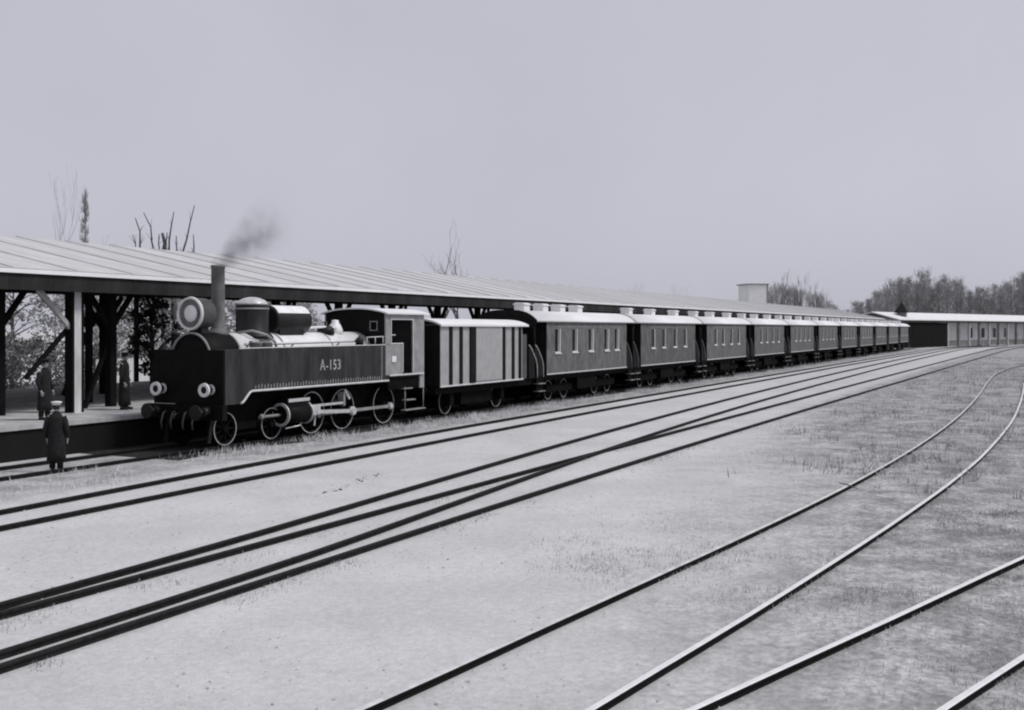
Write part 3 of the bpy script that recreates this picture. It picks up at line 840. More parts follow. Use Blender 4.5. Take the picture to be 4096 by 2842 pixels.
# passenger carriage
BL = 10.30
def make_carriage(wins, vents, label, x0):
    car = thing('passenger_carriage', label, 'carriage', (x0, CY, 0), 'carriages of the train')
    rec = 1.325 if len(wins) == 5 else 1.405
    W2, zb, zt, w0, w1 = 0.31, 1.27, 3.72, 2.22, 3.34
    body = MB()
    for s_ in (-1, 1):
        y0, y1 = sorted((s_ * 1.45, s_ * 1.37))
        body.box(0, BL, y0, y1, zb, w0).box(0, BL, y0, y1, w1, zt)
        e = 0.0
        for wx in wins:
            body.box(e, wx - W2, y0, y1, w0, w1)
            e = wx + W2
        body.box(e, BL, y0, y1, w0, w1)
    body.box(0.0, BL, -1.37, 1.37, zb, zb + 0.08)
    obj('body', body, 'carside', car, True)
    for xa in (-0.004, BL - 0.05):
        obj('end_wall', MB().prism_x([(-1.449, zb)] + [(y * 0.91, z - 0.1) for y, z in flat_arch(1.59, zt + 0.02, 0.46)] + [(1.449, zb)], xa, xa + 0.054), 'vandark', car, True)  # black covers dark end paint plus painted shade beneath the roof overhang
    ro = flat_arch(1.58, zt - 0.02, 0.48)
    rf_ = obj('roof', MB().prism_x(ro + [(y * 0.985, z - 0.06) for y, z in reversed(ro)], -1.27, BL + 1.27), 'carroof', car, True)
    for p_ in rf_.data.polygons:
        p_.use_smooth = len(p_.vertices) == 4
    for xa in (-1.30, BL + 1.272):
        obj('roof_end', MB().prism_x([(y, z + 0.012) for y, z in ro] + [(y * 0.88, z - 0.44) for y, z in reversed(ro)], xa, xa + 0.028), 'vandark', car, True)
    obj('sill_strip', MB().box(0, BL, -1.475, -1.453, 1.235, 1.285), 'lining', car, True)
    obj('window_rail', MB().box(wins[0] - 0.5, wins[-1] + 0.6, -1.468, -1.453, w1 + 0.07, w1 + 0.10), 'cab', car, True)
    for s_ in (-1, 1):
        for wx in wins:
            ya, yb = sorted((s_ * 1.462, s_ * (rec - 0.025)))
            fr = MB().box(wx - W2 + 0.002, wx - W2 + 0.016, s_ * 1.38 - 0.05, s_ * 1.38 + 0.05, w0 + 0.003, w1 - 0.003).box(wx + W2 - 0.05, wx + W2 - 0.002, ya, yb, w0 + 0.003, w1 - 0.003)
            fr.box(wx - W2 + 0.016, wx + W2 - 0.05, ya, yb, w0 + 0.003, w0 + 0.045).box(wx - W2 + 0.016, wx + W2 - 0.05, s_ * 1.38 - 0.05, s_ * 1.38 + 0.05, w1 - 0.02, w1 - 0.003)
            fo = obj('window', fr, 'white', car, True)
            obj('pane', MB().box(wx - W2 + 0.016, wx + W2 - 0.05, s_ * rec - 0.01, s_ * rec + 0.01, w0 + 0.045, w1 - 0.02), 'glass', fo, True)
    for wx in wins:
        obj('window_ledge', MB().box(wx - W2 - 0.06, wx + W2 + 0.06, -1.50, -1.464, w0 - 0.06, w0 - 0.0), 'lining', car, True)
    for vx in vents:
        v_ = obj('roof_vent', MB().box(vx - 0.30, vx + 0.30, -0.26, 0.26, 4.13, 4.44), 'carroof', car, True)
        obj('vent_cap', MB().prism_x([(-0.31, 4.443), (0.31, 4.443), (0.31, 4.50), (0.16, 4.56), (-0.16, 4.54), (-0.31, 4.49)], vx - 0.34, vx + 0.34), 'carroof', v_, True)
    obj('underframe', MB().box(-1.25, BL + 1.25, -1.32, 1.32, 0.98, 1.232).box(-1.25, BL + 1.25, -1.44, 1.44, 1.14, 1.228), 'under', car, True)
    obj('battery_box', MB().box(4.0, 6.4, -1.25, 1.25, 0.4, 0.975), 'under', car, True)
    for bx in (2.3, 8.0):
        obj('bogie_frame', MB().box(bx - 1.5, bx + 1.5, -1.06, -0.95, 0.38, 0.72).box(bx - 1.5, bx + 1.5, 0.95, 1.06, 0.38, 0.72).box(bx - 0.3, bx + 0.3, -0.94, 0.94, 0.5, 0.97), 'under', car, True)
    car_wheels(car, (1.4, 3.2, 7.1, 8.9))
    for end in (0, 1):
        for s_ in (-1, 1):
            xs_ = -1.18 if end == 0 else BL + 0.02
            c_, m_ = swoop(xs_, False, s_ * 1.40)
            ps = obj('platform_side', m_, 'vandark', car, True)
            obj('side_edging', MB().tube([(x, s_ * 1.437, z) for x, z in c_[1:]], 0.018, 6), 'lining' if end == 0 and label.startswith('dark') else 'cab', ps, True)
            px = -1.2 if end == 0 else BL + 1.2
            obj('roof_post', MB().tube([(px, s_ * 1.40, 1.2), (px, s_ * 1.40, 3.66)], 0.04, 8), 'vandark', car, True)
            sx = -0.70 if end == 0 else BL + 0.70
            so_ = obj('steps', MB().box(sx - 0.36, sx + 0.36, s_ * 1.42 - 0.02, s_ * 1.42 + 0.0, 0.45, 1.1) if s_ > 0 else MB().box(sx - 0.36, sx + 0.36, s_ * 1.42 + 0.0, s_ * 1.42 + 0.02, 0.45, 1.1), 'under', car, True)
            for z in (0.52, 0.86):
                obj('step_tread', MB().box(sx - 0.32, sx + 0.32, s_ * 1.42 - 0.15, s_ * 1.42 + 0.15, z, z + 0.035), 'cab', so_, True)
        px = -1.27 if end == 0 else BL + 1.27
        q = -1 if end == 0 else 1
        for s_ in (-0.9, 0.9):
            obj('buffer', MB().lathe((px, s_, 1.05), 'x', [(0, 0.1), (q * 0.02, 0.07), (q * 0.03, 0.2), (q * 0.045, 0.19)], 12), 'under', car, True)
    return car
ORD = ['first', 'second', 'third', 'fourth', 'fifth', 'sixth', 'seventh', 'eighth', 'ninth', 'tenth']
make_carriage((1.22, 3.25, 5.28, 7.42, 8.86), (0.4, 2.45, 4.5, 6.7), 'dark sided carriage with pale roof and five windows, directly behind the goods van', 44.5)
c2 = make_carriage((2.1, 4.0, 6.15, 8.15), (1.6, 5.6, 10.2), 'carriage with pale roof and four windows, second behind the goods van', 57.1)
XS = [57.1 + 12.98 * k for k in range(10)]
for k in range(1, 10):
    c = dup(c2)
    c.location.x = XS[k]
    c['label'] = ('last small looking carriage at the far tail of the train, beside the dark shed' if k == 9 else
                  f'pale roofed carriage in the line, {ORD[k + 1] if k < 9 else ""} behind the goods van').replace('  ', ' ')
# ------------------------------------------------------------------ far station, shed, trees
def frame_pt(L0, R0, a, b, z):
    """A metres along the building line from L0, B metres behind it."""
    d = (Vector(R0) - Vector(L0)).normalized()
    n = Vector((-d.y, d.x))
    q = Vector(L0) + d * a + n * b
    return (q.x, q.y, z)
class FB(MB):
    """Boxes in a building's own frame (along, behind, up)."""
    def __init__(self, L0, R0):
        super().__init__()
        self.L0, self.R0 = L0, R0
    def fbox(self, a0, a1, b0, b1, z0, z1):
        vs = [frame_pt(self.L0, self.R0, a, b, z) for a, b, z in [(a0, b0, z0), (a1, b0, z0), (a1, b1, z0), (a0, b1, z0), (a0, b0, z1), (a1, b0, z1), (a1, b1, z1), (a0, b1, z1)]]
        return self.add(vs, [(0, 3, 2, 1), (4, 5, 6, 7), (0, 1, 5, 4), (1, 2, 6, 5), (2, 3, 7, 6), (3, 0, 4, 7)])
    def fprism(self, prof, a0, a1):
        n = len(prof)
        vs = [frame_pt(self.L0, self.R0, a, b, z) for a in (a0, a1) for b, z in prof]
        return self.add(vs, [tuple(range(n)), tuple(range(2 * n - 1, n - 1, -1))] + [(i, i + n, (i + 1) % n + n, (i + 1) % n) for i in range(n)])
L0, R0 = (198.5, 24.6), (300.0, -6.0)
stn = thing('station_house', 'long low pale station house with white roof at the far end of the tracks', 'station', (220, 18, GZ))
TL = 104.0
obj('roof', FB(L0, R0).fprism([(-1.2, 4.95), (4.0, 6.35), (9.4, 4.95), (9.4, 4.8), (4.0, 6.2), (-1.2, 4.8)], 0, TL), 'carroof', stn)
obj('eaves_board', FB(L0, R0).fbox(0, TL, -1.3, -1.22, 4.45, 4.8), 'band', stn)
obj('wall', FB(L0, R0).fbox(22, TL, 1.0, 8.5, GZ, 4.79), 'wall', stn)
for k in range(12):
    a = 24.5 + 6.6 * k
    wf = obj('window', FB(L0, R0).fbox(a, a + 2.0, 0.9, 0.99, 1.3, 3.6), 'white', stn)
    obj('pane', FB(L0, R0).fbox(a + 0.15, a + 1.85, 0.86, 0.895, 1.45, 3.45), 'glass', wf)
    obj('wall_base', FB(L0, R0).fbox(a - 1.0, a + 5.4, 0.8, 0.99, GZ, 1.0), 'wallshade', stn)
for k in range(16):
    a = 22.0 + 5.4 * k
    obj('porch_post', FB(L0, R0).fbox(a, a + 0.5, -1.0, -0.6, GZ, 4.8), 'pale_timber' if k % 2 == 0 else 'wallshade', stn)
shd = thing('goods_shed', 'dark timber goods shed beyond the last carriage', 'shed', (200, 21, GZ))
obj('wall', FB(L0, R0).fbox(0.4, 21.9, -0.9, 7, GZ, 4.4), 'shade_timber', shd)
bdm = None
for k in range(16):
    a = 0.5 + 1.33 * k
    obj('wall_board', FB(L0, R0).fbox(a, a + 1.25, -0.98, -0.905, GZ, 4.4), 'shade_timber', shd)
tur = thing('roof_turret', 'small dark pointed turret on the far white roof', 'turret', frame_pt(L0, R0, 7.0, 1.5, 5.3))
q = frame_pt(L0, R0, 7.0, 1.5, 0)
tb = obj('turret_body', MB().box(q[0] - 0.8, q[0] + 0.8, q[1] - 0.8, q[1] + 0.8, 5.3, 6.2), 'wallshade', tur)
obj('turret_roof', MB().add([(q[0] - 1.2, q[1] - 1.2, 6.2), (q[0] + 1.2, q[1] - 1.2, 6.2), (q[0] + 1.2, q[1] + 1.2, 6.2), (q[0] - 1.2, q[1] + 1.2, 6.2), (q[0], q[1], 8.2)], [(0, 1, 4), (1, 2, 4), (2, 3, 4), (3, 0, 4), (3, 2, 1, 0)]), 'band', tur)
# pale tall building that rises behind the canopy roof
def on_ray(X, z):
    xr = (X - 2048) / 4300 * z
    return z * math.cos(THETA) + xr * math.sin(THETA), z * math.sin(THETA) - xr * math.cos(THETA)
A0, A1 = on_ray(2996, 280), on_ray(3072, 281)
ph = thing('tall_building', 'faint pale flat building rising behind the canopy roof, left of the bare trees', 'building', (A0[0], A0[1], GZ))
wd_b = math.hypot(A1[0] - A0[0], A1[1] - A0[1])
obj('wall', FB(A0, A1).fbox(0, wd_b, 0, 7, GZ, 14.8), 'wallpale', ph)
obj('roof', FB(A0, A1).fbox(-0.5, wd_b + 0.2, -0.3, 7.3, 14.8, 15.05), 'wallshade', ph)
obj('corner_pier', FB(A0, A1).fbox(wd_b - 0.35, wd_b + 0.05, -0.08, -0.01, GZ, 14.79), 'wallshade', ph)

def limb(mbs, rnd, p, d, length, r, depth, maxd, spread, up):
    pts, rad = [p], [r]
    n = 3
    for k in range(n):
        d = (d + Vector((rnd.uniform(-1, 1), rnd.uniform(-1, 1), rnd.uniform(-0.6, 1))) * 0.16 + Vector((0, 0, up))).normalized()
        p = p + d * length / n
        pts.append(p); rad.append(max(0.008, r * (1 - 0.45 * (k + 1) / n)))
    mbs[0 if depth < 1 else 1].tube(pts, rad, 6 if depth < 2 else 3, caps=False)
    if depth >= maxd:
        return
    for k in range(rnd.choice((2, 3, 3))):
        i = rnd.choice((1, 2, 3)) if k else 3
        a = Vector((rnd.uniform(-1, 1), rnd.uniform(-1, 1), rnd.uniform(-0.3, 0.8))).normalized()
        limb(mbs, rnd, pts[i], (d + a * spread).normalized(), length * rnd.uniform(0.55, 0.8), rad[i] * 0.72, depth + 1, maxd, spread, up)
def bare_tree(seed, h, r, maxd=4, spread=0.7, up=0.12, m='twig', mt='bark'):
    rnd = random.Random(seed)
    mbs = (MB(), MB())
    limb(mbs, rnd, Vector((0, 0, 0)), Vector((0, 0, 1)), h * 0.42, r, 0, maxd, spread, up)
    return mesh_of('trunk', mbs[0], mt, recalc=False), mesh_of('crown', mbs[1], m, recalc=False)
def leaf_tree(seed, h, r, nclump, nleaf, size, m, trunk_r=0.14, low=0.25):
    rnd = random.Random(seed)
    tk = MB()
    tk.tube([(0, 0, 0), (0.05, 0.03, h * 0.4), (0.0, 0.1, h * 0.8)], [trunk_r, trunk_r * 0.75, trunk_r * 0.3], 7)
    cr = MB()
    for c_ in range(nclump):
        a, q = rnd.uniform(0, 2 * PI), math.sqrt(rnd.random())
        z = h * rnd.uniform(low, 1.0)
        taper = math.sin(PI * min(1, max(0.05, (z / h - low) / (1.02 - low)))) ** 0.6
        cx, cy = r * q * taper * math.cos(a), r * q * taper * math.sin(a)
        tk.tube([(0, 0, max(0.3, z - 0.9)), (cx * 0.5, cy * 0.5, z - 0.25), (cx, cy, z)], [trunk_r * 0.35, trunk_r * 0.2, 0.01], 4, caps=False)
        cs = rnd.uniform(0.35, 0.8) * r * 0.42
        for l in range(nleaf):
            v = Vector((rnd.gauss(0, 1), rnd.gauss(0, 1), rnd.gauss(0, 0.8))) * cs * 0.55 + Vector((cx, cy, z))
            n1 = Vector((rnd.uniform(-1, 1), rnd.uniform(-1, 1), rnd.uniform(-1, 1))).normalized()
            n2 = n1.cross(Vector((rnd.uniform(-1, 1), rnd.uniform(-1, 1), rnd.uniform(-1, 1)))).normalized()
            s_ = size * rnd.uniform(0.6, 1.4)
            cr.add([v - n1 * s_, v + n2 * s_ * 0.5, v + n1 * s_, v - n2 * s_ * 0.5], [(0, 1, 2, 3)])
    return mesh_of('trunk', tk, 'bark', recalc=False), mesh_of('crown', cr, m, recalc=False)
def wood_tree(seed, h, r, n, m, power=1.0, wide=0.07, out=1.0):
    """A far tree of fine upright sprays on slanting boughs round a straight stem."""
    rnd = random.Random(seed)
    tk = MB().tube([(0, 0, 0), (0, 0, h * 0.93)], [0.18 * min(1, r), 0.03], 6)
    cr = MB()
    nb = max(12, n // 26)
    boughs = []
    for k in range(nb):
        u = (k + rnd.random()) / nb
        z = h * (0.10 + 0.86 * u)
        ln = r * ((1 - u) ** power * 0.95 + 0.08) * rnd.uniform(0.55, 1.15)
        a = rnd.uniform(0, 2 * PI)
        boughs.append((Vector((0, 0, z)), Vector((math.cos(a), math.sin(a), rnd.uniform(0.5, 1.3))) * ln, a))
    for p0, d0, a in boughs:
        cr.tube([p0, p0 + d0], [0.05 * min(1, r), 0.01], 3, caps=False)
    for k in range(n):
        p0, d0, a = rnd.choice(boughs)
        v = p0 + d0 * rnd.random() ** 0.6 + Vector((rnd.gauss(0, 1), rnd.gauss(0, 1), rnd.gauss(0, 0.8))) * 0.16 * r
        d = Vector((rnd.gauss(0, 0.35) * out, rnd.gauss(0, 0.35) * out, 1)).normalized()
        b = rnd.uniform(0, PI)
        s_ = Vector((math.cos(b), math.sin(b), 0)) * rnd.uniform(0.4, 1.2) * wide
        ln = rnd.uniform(0.35, 1.0) * (0.5 + 0.5 * out)
        cr.add([v - s_, v + s_, v + d * ln + s_ * 0.25, v + d * ln - s_ * 0.25], [(0, 1, 2, 3)])
    return mesh_of('trunk', tk, 'bark', recalc=False), mesh_of('crown', cr, m, recalc=False)
def plant(name, pair, loc, sc, rz, label, cat='tree', group=None):
    t = thing(name, label, cat, loc, group)
    t.rotation_euler = (0, 0, rz)
    t.scale = sc if isinstance(sc, tuple) else (sc, sc, sc)
    for nm, me in zip(('trunk', 'crown'), pair):
        o = bpy.data.objects.new(nm, me)
        COL.objects.link(o)
        o.parent = t
    return t
rnd = random.Random(11)
# leafy trees close behind the platform
lt = [leaf_tree(1, 6.6, 2.9, 46, 70, 0.15, 'leaf', low=0.1), leaf_tree(2, 7.0, 2.6, 46, 70, 0.14, 'leaf', low=0.08), leaf_tree(3, 6.0, 3.0, 44, 70, 0.15, 'leaf', low=0.06)]
for k in range(13):
    x = 30 + 3.2 * k + rnd.uniform(-0.8, 0.8)
    plant('leafy_tree', lt[k % 3], (x, 51.0 + rnd.uniform(0, 4), GZ), rnd.uniform(0.85, 1.1), rnd.uniform(0, 6.28), 'pale leafy tree in the row close behind the platform canopy', group='leafy trees behind the platform')
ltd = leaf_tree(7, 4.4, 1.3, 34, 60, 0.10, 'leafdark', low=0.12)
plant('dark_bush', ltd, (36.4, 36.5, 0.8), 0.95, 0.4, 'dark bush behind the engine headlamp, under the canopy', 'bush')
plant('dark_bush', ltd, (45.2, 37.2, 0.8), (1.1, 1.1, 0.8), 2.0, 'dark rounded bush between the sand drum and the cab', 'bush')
M['leafmid'] = mat('mid grey leaves', 0.16, 0.85, 0.5, 1.2)
lm = leaf_tree(9, 3.0, 2.0, 36, 60, 0.09, 'leafmid', 0.08, 0.02)
for k, (x, y, sc_, lab) in enumerate([(36.5, 46.5, 1.0, 'mid grey shrub beyond the platform at the left edge'), (39.4, 46.8, 0.95, 'mid grey shrub beyond the platform, right of the broad pale post'), (42.0, 46.4, 0.8, 'mid grey shrub at the left end of the white fence')]):
    plant('shrub', lm, (x, y, GZ), sc_, k * 2.0, lab, 'bush')
# bare trees that rise over the canopy roof
def at_px(X, Y):
    """Where along the line a tree at distance Y stands to show over a given stretch of roof."""
    z = 4300 * Y / (math.cos(THETA) * (4200 - X))
    return (z - Y * math.sin(THETA)) / math.cos(THETA)
def pollard(seed, h, limbs_):
    rnd_ = random.Random(seed)
    tk = MB().tube([(0, 0, 0), (0.1, 0, h * 0.5), (0.0, 0, h * 0.78)], [0.22, 0.19, 0.2], 8)
    cr = MB()
    for dx, hh, r in limbs_:
        p0 = Vector((dx * 0.12, rnd_.uniform(-0.1, 0.1), h * 0.74))
        pts, rad = [p0], [r]
        for j in range(1, 6):
            t_ = j / 5
            pts.append(Vector((dx * t_ ** 0.9 + rnd_.uniform(-0.06, 0.06), rnd_.uniform(-0.2, 0.2) * t_, h * 0.74 + (hh - h * 0.74) * t_)))
            rad.append(r * (1 - 0.7 * t_))
        cr.tube(pts, rad, 6)
        for j in (2, 3, 4):
            q = pts[j]
            cr.tube([q, q + Vector((rnd_.uniform(-0.4, 0.4), rnd_.uniform(-0.3, 0.3), rnd_.uniform(0.3, 0.8)))], [rad[j] * 0.45, 0.01], 4)
            cr.tube([q, q + Vector((rnd_.uniform(-0.5, 0.5), rnd_.uniform(-0.3, 0.3), rnd_.uniform(0.1, 0.6)))], [0.02, 0.008], 3)
    return mesh_of('trunk', tk, 'bark', recalc=False), mesh_of('crown', cr, 'bark', recalc=False)
plant('pollard_tree', pollard(1, 8.6, [(-1.5, 10.9, 0.09), (-0.5, 9.6, 0.09), (0.35, 9.8, 0.08), (0.95, 11.2, 0.10), (0.1, 9.7, 0.3)]), (at_px(652, 52), 52.0, GZ), 1.0, 0.0, 'bare pollarded tree with fan of straight limbs over the canopy roof', 'tree')
plant('pollard_tree', pollard(2, 8.2, [(2.0, 11.9, 0.10), (0.4, 9.7, 0.10), (-0.3, 8.8, 0.1)]), (at_px(694, 52.5), 52.5, GZ), 1.0, 0.0, 'bare lopped tree with one long limb slanting right, above the canopy left of the smoke', 'tree')
plant('pollard_tree', pollard(3, 8.4, [(-0.3, 10.5, 0.10), (-0.8, 9.4, 0.08)]), (at_px(566, 52), 52.0, GZ), 1.0, 0.0, 'short forked bare stump tree, left neighbour of the fan limbed tree', 'tree')
plant('pollard_tree', pollard(4, 8.0, [(-0.3, 9.9, 0.09), (-0.4, 9.0, 0.06)]), (at_px(788, 52.5), 52.5, GZ), 1.0, 0.0, 'single short bare stem above the roof, nearest to the smoke', 'tree')
plant('poplar', wood_tree(5, 12.0, 0.42, 1100, 'forestpale', 0.5, 0.02, 0.3), (at_px(341, 52.5), 52.5, GZ), 1.0, 0, 'slim upright poplar behind the left end of the canopy', 'tree')
bt = [bare_tree(21, 11.5, 0.14, 4, 0.65, 0.14, 'forestpale', 'twig'), bare_tree(22, 11.0, 0.13, 4, 0.7, 0.15, 'forestpale', 'twig'), bare_tree(23, 12.5, 0.18, 5, 0.62, 0.12, 'twig', 'bark')]
plant('bare_tree', bt[0], (at_px(225, 58), 58, GZ), (0.55, 0.55, 1.05), 0.5, 'thin pale bare tree farthest left behind the canopy', 'tree')
plant('bare_tree', bt[1], (at_px(455, 56), 56, GZ), 0.86, 2.1, 'faint bare saplings between the poplar and the forked stump tree', 'tree')
bt2 = [bare_tree(51, 10.6, 0.2, 4, 0.75, 0.1, 'bark', 'bark'), bare_tree(52, 10.4, 0.2, 4, 0.7, 0.12, 'bark', 'bark')]
for k, (X, Y, s_, lab) in enumerate([(1725, 60, 1.22, 'bare tree over the canopy roof above the goods van, left of its twin'), (1840, 61, 1.2, 'bare tree over the canopy roof above the first carriage, right of its twin'),
                                     (2560, 66, 0.92, 'small faint tree top over the canopy, above the second carriage'), (2745, 70, 1.0, 'faint tree top over the canopy, above the third carriage')]):
    plant('bare_tree', bt2[k % 2] if k < 2 else bt[0], (at_px(X, Y), Y, GZ), s_, k * 1.3, lab, 'tree')
bt3 = [bare_tree(41, 11.0, 0.2, 5, 0.6, 0.16, 'bark', 'bark'), bare_tree(42, 11.5, 0.2, 5, 0.55, 0.2, 'bark', 'bark')]
pale_wood = [wood_tree(44, 9, 2.2, 900, 'forestpale', 0.5, 0.05), wood_tree(45, 8, 2.6, 800, 'forestpale', 0.4, 0.05)]
for k in range(11):
    X = 3080 + k * 26 + rnd.uniform(-8, 8)
    Y = 74 + rnd.uniform(0, 6)
    plant('pale_tree', pale_wood[k % 2], (at_px(X, Y), Y, GZ), (1.5, 1.5, (1.7, 1.75, 1.85, 1.75, 1.85, 1.75, 1.75, 1.7, 1.6, 1.5, 1.4)[k] * (1.0, 1.12)[k % 2]), rnd.uniform(0, 6.28), 'pale feathery tree among the bare trees behind the far end of the canopy', group='pale feathery trees behind the far canopy')
for k in range(9):
    X = 3085 + k * 31 + rnd.uniform(-8, 8)
    Y = 62 + rnd.uniform(0, 9)
    hgt = (1.1, 1.6, 1.5, 1.45, 1.5, 1.4, 1.3, 1.15, 1.0)[k]
    plant('bare_tree', bt3[k % 2], (at_px(X, Y), Y, GZ), hgt, rnd.uniform(0, 6.28), 'bare branching tree in the clump behind the far end of the canopy', group='bare trees behind the far canopy')
# the wood beyond the station
wt = [wood_tree(31, 15, 3.4, 1700, 'forest', 0.7), wood_tree(32, 17, 3.9, 1900, 'forest', 0.5), wood_tree(33, 13, 3.6, 1500, 'forest', 0.4), wood_tree(34, 18, 2.8, 1500, 'forest', 0.8)]
def wood_at(X, z, top):
    xr = (X - 2048) / 4300 * z
    return z * math.cos(THETA) + xr * math.sin(THETA), z * math.sin(THETA) - xr * math.cos(THETA), CAM_H + (1315 - top) / 4300 * z
prof = [(3330, 1238), (3380, 1215), (3430, 1190), (3480, 1165), (3520, 1135), (3560, 1150), (3600, 1120), (3650, 1125), (3690, 1105), (3740, 1120), (3790, 1088), (3830, 1110), (3870, 1140), (3910, 1150), (3960, 1135), (4020, 1120), (4096, 1100), (4180, 1095), (4260, 1110)]
for row in range(2):
    for k in range(28):
        X = 3385 + k * 31 + rnd.uniform(-10, 10)
        for (xa, ya), (xb, yb) in zip(prof, prof[1:]):
            if xa <= X <= xb:
                top = ya + (yb - ya) * (X - xa) / (xb - xa)
                break
        top += (0, 26)[row] + rnd.uniform(-16, 34)
        z = (330, 300)[row] + rnd.uniform(-6, 6)
        x, y, hz = wood_at(X, z, top)
        pr = wt[(k + row) % 4]
        base_h = (15, 17, 13, 18)[(k + row) % 4]
        s_ = hz / base_h
        plant('wood_tree', pr, (x, y, GZ), (max(0.8, s_ * 0.95), max(0.8, s_ * 0.95), s_), rnd.uniform(0, 6.28), 'feathery grey tree in the wood beyond the station house', group='trees of the wood beyond the station')

# ------------------------------------------------------------------ people
def skin_mesh(verts, edges, radii, levels=1):
    me = bpy.data.meshes.new('tmp')
    me.from_pydata(verts, edges, [])
    o = bpy.data.objects.new('tmp', me)
    COL.objects.link(o)
    m = o.modifiers.new('skin', 'SKIN')
    m.use_smooth_shade = True
    for i, r in enumerate(radii):
        s_ = me.skin_vertices[0].data[i]
        s_.radius = r if isinstance(r, tuple) else (r, r)
    me.skin_vertices[0].data[0].use_root = True
    sb_ = o.modifiers.new('sub', 'SUBSURF')
    sb_.levels = sb_.render_levels = levels
    d = bpy.context.evaluated_depsgraph_get()
    d.update()
    res = bpy.data.meshes.new_from_object(o.evaluated_get(d))
    bpy.data.objects.remove(o)
    return res
def as_mb(me):
    mb = MB()
    mb.v = [tuple(v.co) for v in me.vertices]
    mb.f = [tuple(p.vertices) for p in me.polygons]
    mb.sm = [True] * len(mb.f)
    return mb
def loft(rings, n=16):
    """Rings (z, cx, cy, rx, ry) from the bottom up."""
    mb = MB()
    for z, cx, cy, rx, ry in rings:
        for k in range(n):
            q = 2 * PI * k / n
            mb.v.append((cx + rx * math.cos(q), cy + ry * math.sin(q), z))
    for i in range(len(rings) - 1):
        for k in range(n):
            k2 = (k + 1) % n
            mb.f.append((i * n + k, i * n + k2, (i + 1) * n + k2, (i + 1) * n + k)); mb.sm.append(True)
    mb.f += [tuple(range(n))[::-1], tuple((len(rings) - 1) * n + k for k in range(n))]; mb.sm += [True, True]
    return mb
def person(loc, rz, h, label, coat='coat', cap='white', hem=0.32, stride=0.06, armf=0.0, brim=True):
    """A standing figure that faces its own -Y."""
    k = h / 1.75
    t = thing('person', label, 'person', loc, 'people waiting by the train')
    t.rotation_euler = (0, 0, rz)
    t.scale = (k, k, k)
    V, E, R = [], [], []
    def vt(p, r, par=None):
        V.append(p); R.append(r)
        if par is not None: E.append((par, len(V) - 1))
        return len(V) - 1
    pel = vt((0, 0, 0.95), (0.15, 0.11))
    ab = vt((0, 0, 1.15), (0.14, 0.10), pel)
    chn = vt((0, 0.01, 1.36), (0.16, 0.11), ab)
    nk = vt((0, 0.0, 1.49), 0.058, chn)
    vt((0, -0.015, 1.57), 0.055, nk)
    for s_ in (-1, 1):
        hp = vt((0.09 * s_, 0, 0.88), 0.085, pel)
        kn = vt((0.10 * s_, -0.02 - stride * s_ * 0.5, 0.49), 0.06, hp)
        an = vt((0.105 * s_, 0.02 - stride * s_, 0.09), 0.042, kn)
        vt((0.12 * s_, -0.16 - stride * s_, 0.035), 0.036, an)
        sh_ = vt((0.19 * s_, 0.01, 1.40), 0.06, chn)
        el = vt((0.25 * s_, 0.03 - armf * 0.3, 1.12), 0.045, sh_)
        wr = vt((0.25 * s_, -0.07 - armf, 0.88 + armf * 0.5), 0.032, el)
        pm = vt((0.245 * s_, -0.10 - armf, 0.80 + armf * 0.6), (0.024, 0.036), wr)
        for j, (dy, ln) in enumerate(((-0.03, 0.07), (-0.01, 0.08), (0.012, 0.075), (0.032, 0.06))):
            f1 = vt((0.244 * s_, -0.105 - armf + dy, 0.755 + armf * 0.6), 0.0095, pm)
            vt((0.235 * s_, -0.112 - armf + dy, 0.755 + armf * 0.6 - ln * 0.7), 0.008, f1)
        th = vt((0.225 * s_, -0.145 - armf, 0.80 + armf * 0.6), 0.011, pm)
        vt((0.215 * s_, -0.155 - armf, 0.76 + armf * 0.6), 0.009, th)
    mb = as_mb(skin_mesh(V, E, R))
    # head with brow, nose, chin and ears
    n1, n2 = 14, 18
    hv = []
    for i in range(n1 + 1):
        a = PI * i / n1
        for j in range(n2):
            b = 2 * PI * j / n2
            x = 0.075 * math.sin(a) * math.cos(b)
            y = 0.095 * math.sin(a) * math.sin(b)
            z = 0.122 * math.cos(a)
            if y < 0:
                x *= 1 - 0.25 * max(0, -z) / 0.122
                nose = math.exp(-((x / 0.016) ** 2) - ((z + 0.015) / 0.03) ** 2) * 0.026
                eye = (math.exp(-(((abs(x) - 0.032) / 0.014) ** 2) - ((z - 0.015) / 0.012) ** 2)) * 0.010
                mouth = math.exp(-((x / 0.025) ** 2) - ((z + 0.055) / 0.008) ** 2) * 0.005
                y -= nose - eye - mouth
            hv.append((x, y - 0.02, z + 1.635))
    hf = [(i * n2 + j, i * n2 + (j + 1) % n2, (i + 1) * n2 + (j + 1) % n2, (i + 1) * n2 + j) for i in range(n1) for j in range(n2)]
    mb.add(hv, hf, True)
    for s_ in (-1, 1):
        mb.lathe((0.076 * s_, 0.0, 1.635), 'x', [(-0.008, 0.02), (0.008 * s_, 0.03), (0.014 * s_, 0.012)], 10)
    obj('body', mb, 'skin', t, True)
    tm = MB()
    for s_ in (-1, 1):
        tm.tube([(0.09 * s_, 0, 0.92), (0.10 * s_, -0.02 - stride * s_ * 0.5, 0.49), (0.105 * s_, 0.02 - stride * s_, 0.10)], [0.105, 0.085, 0.075], 12)
    obj('trousers', tm, coat, t, True)
    bo = MB()
    for s_ in (-1, 1):
        bo.tube([(0.105 * s_, 0.06 - stride * s_, 0.045), (0.11 * s_, -0.06 - stride * s_, 0.045), (0.122 * s_, -0.19 - stride * s_, 0.035)], [0.055, 0.055, 0.04], 10)
    obj('boots', bo, 'hair', t, True)
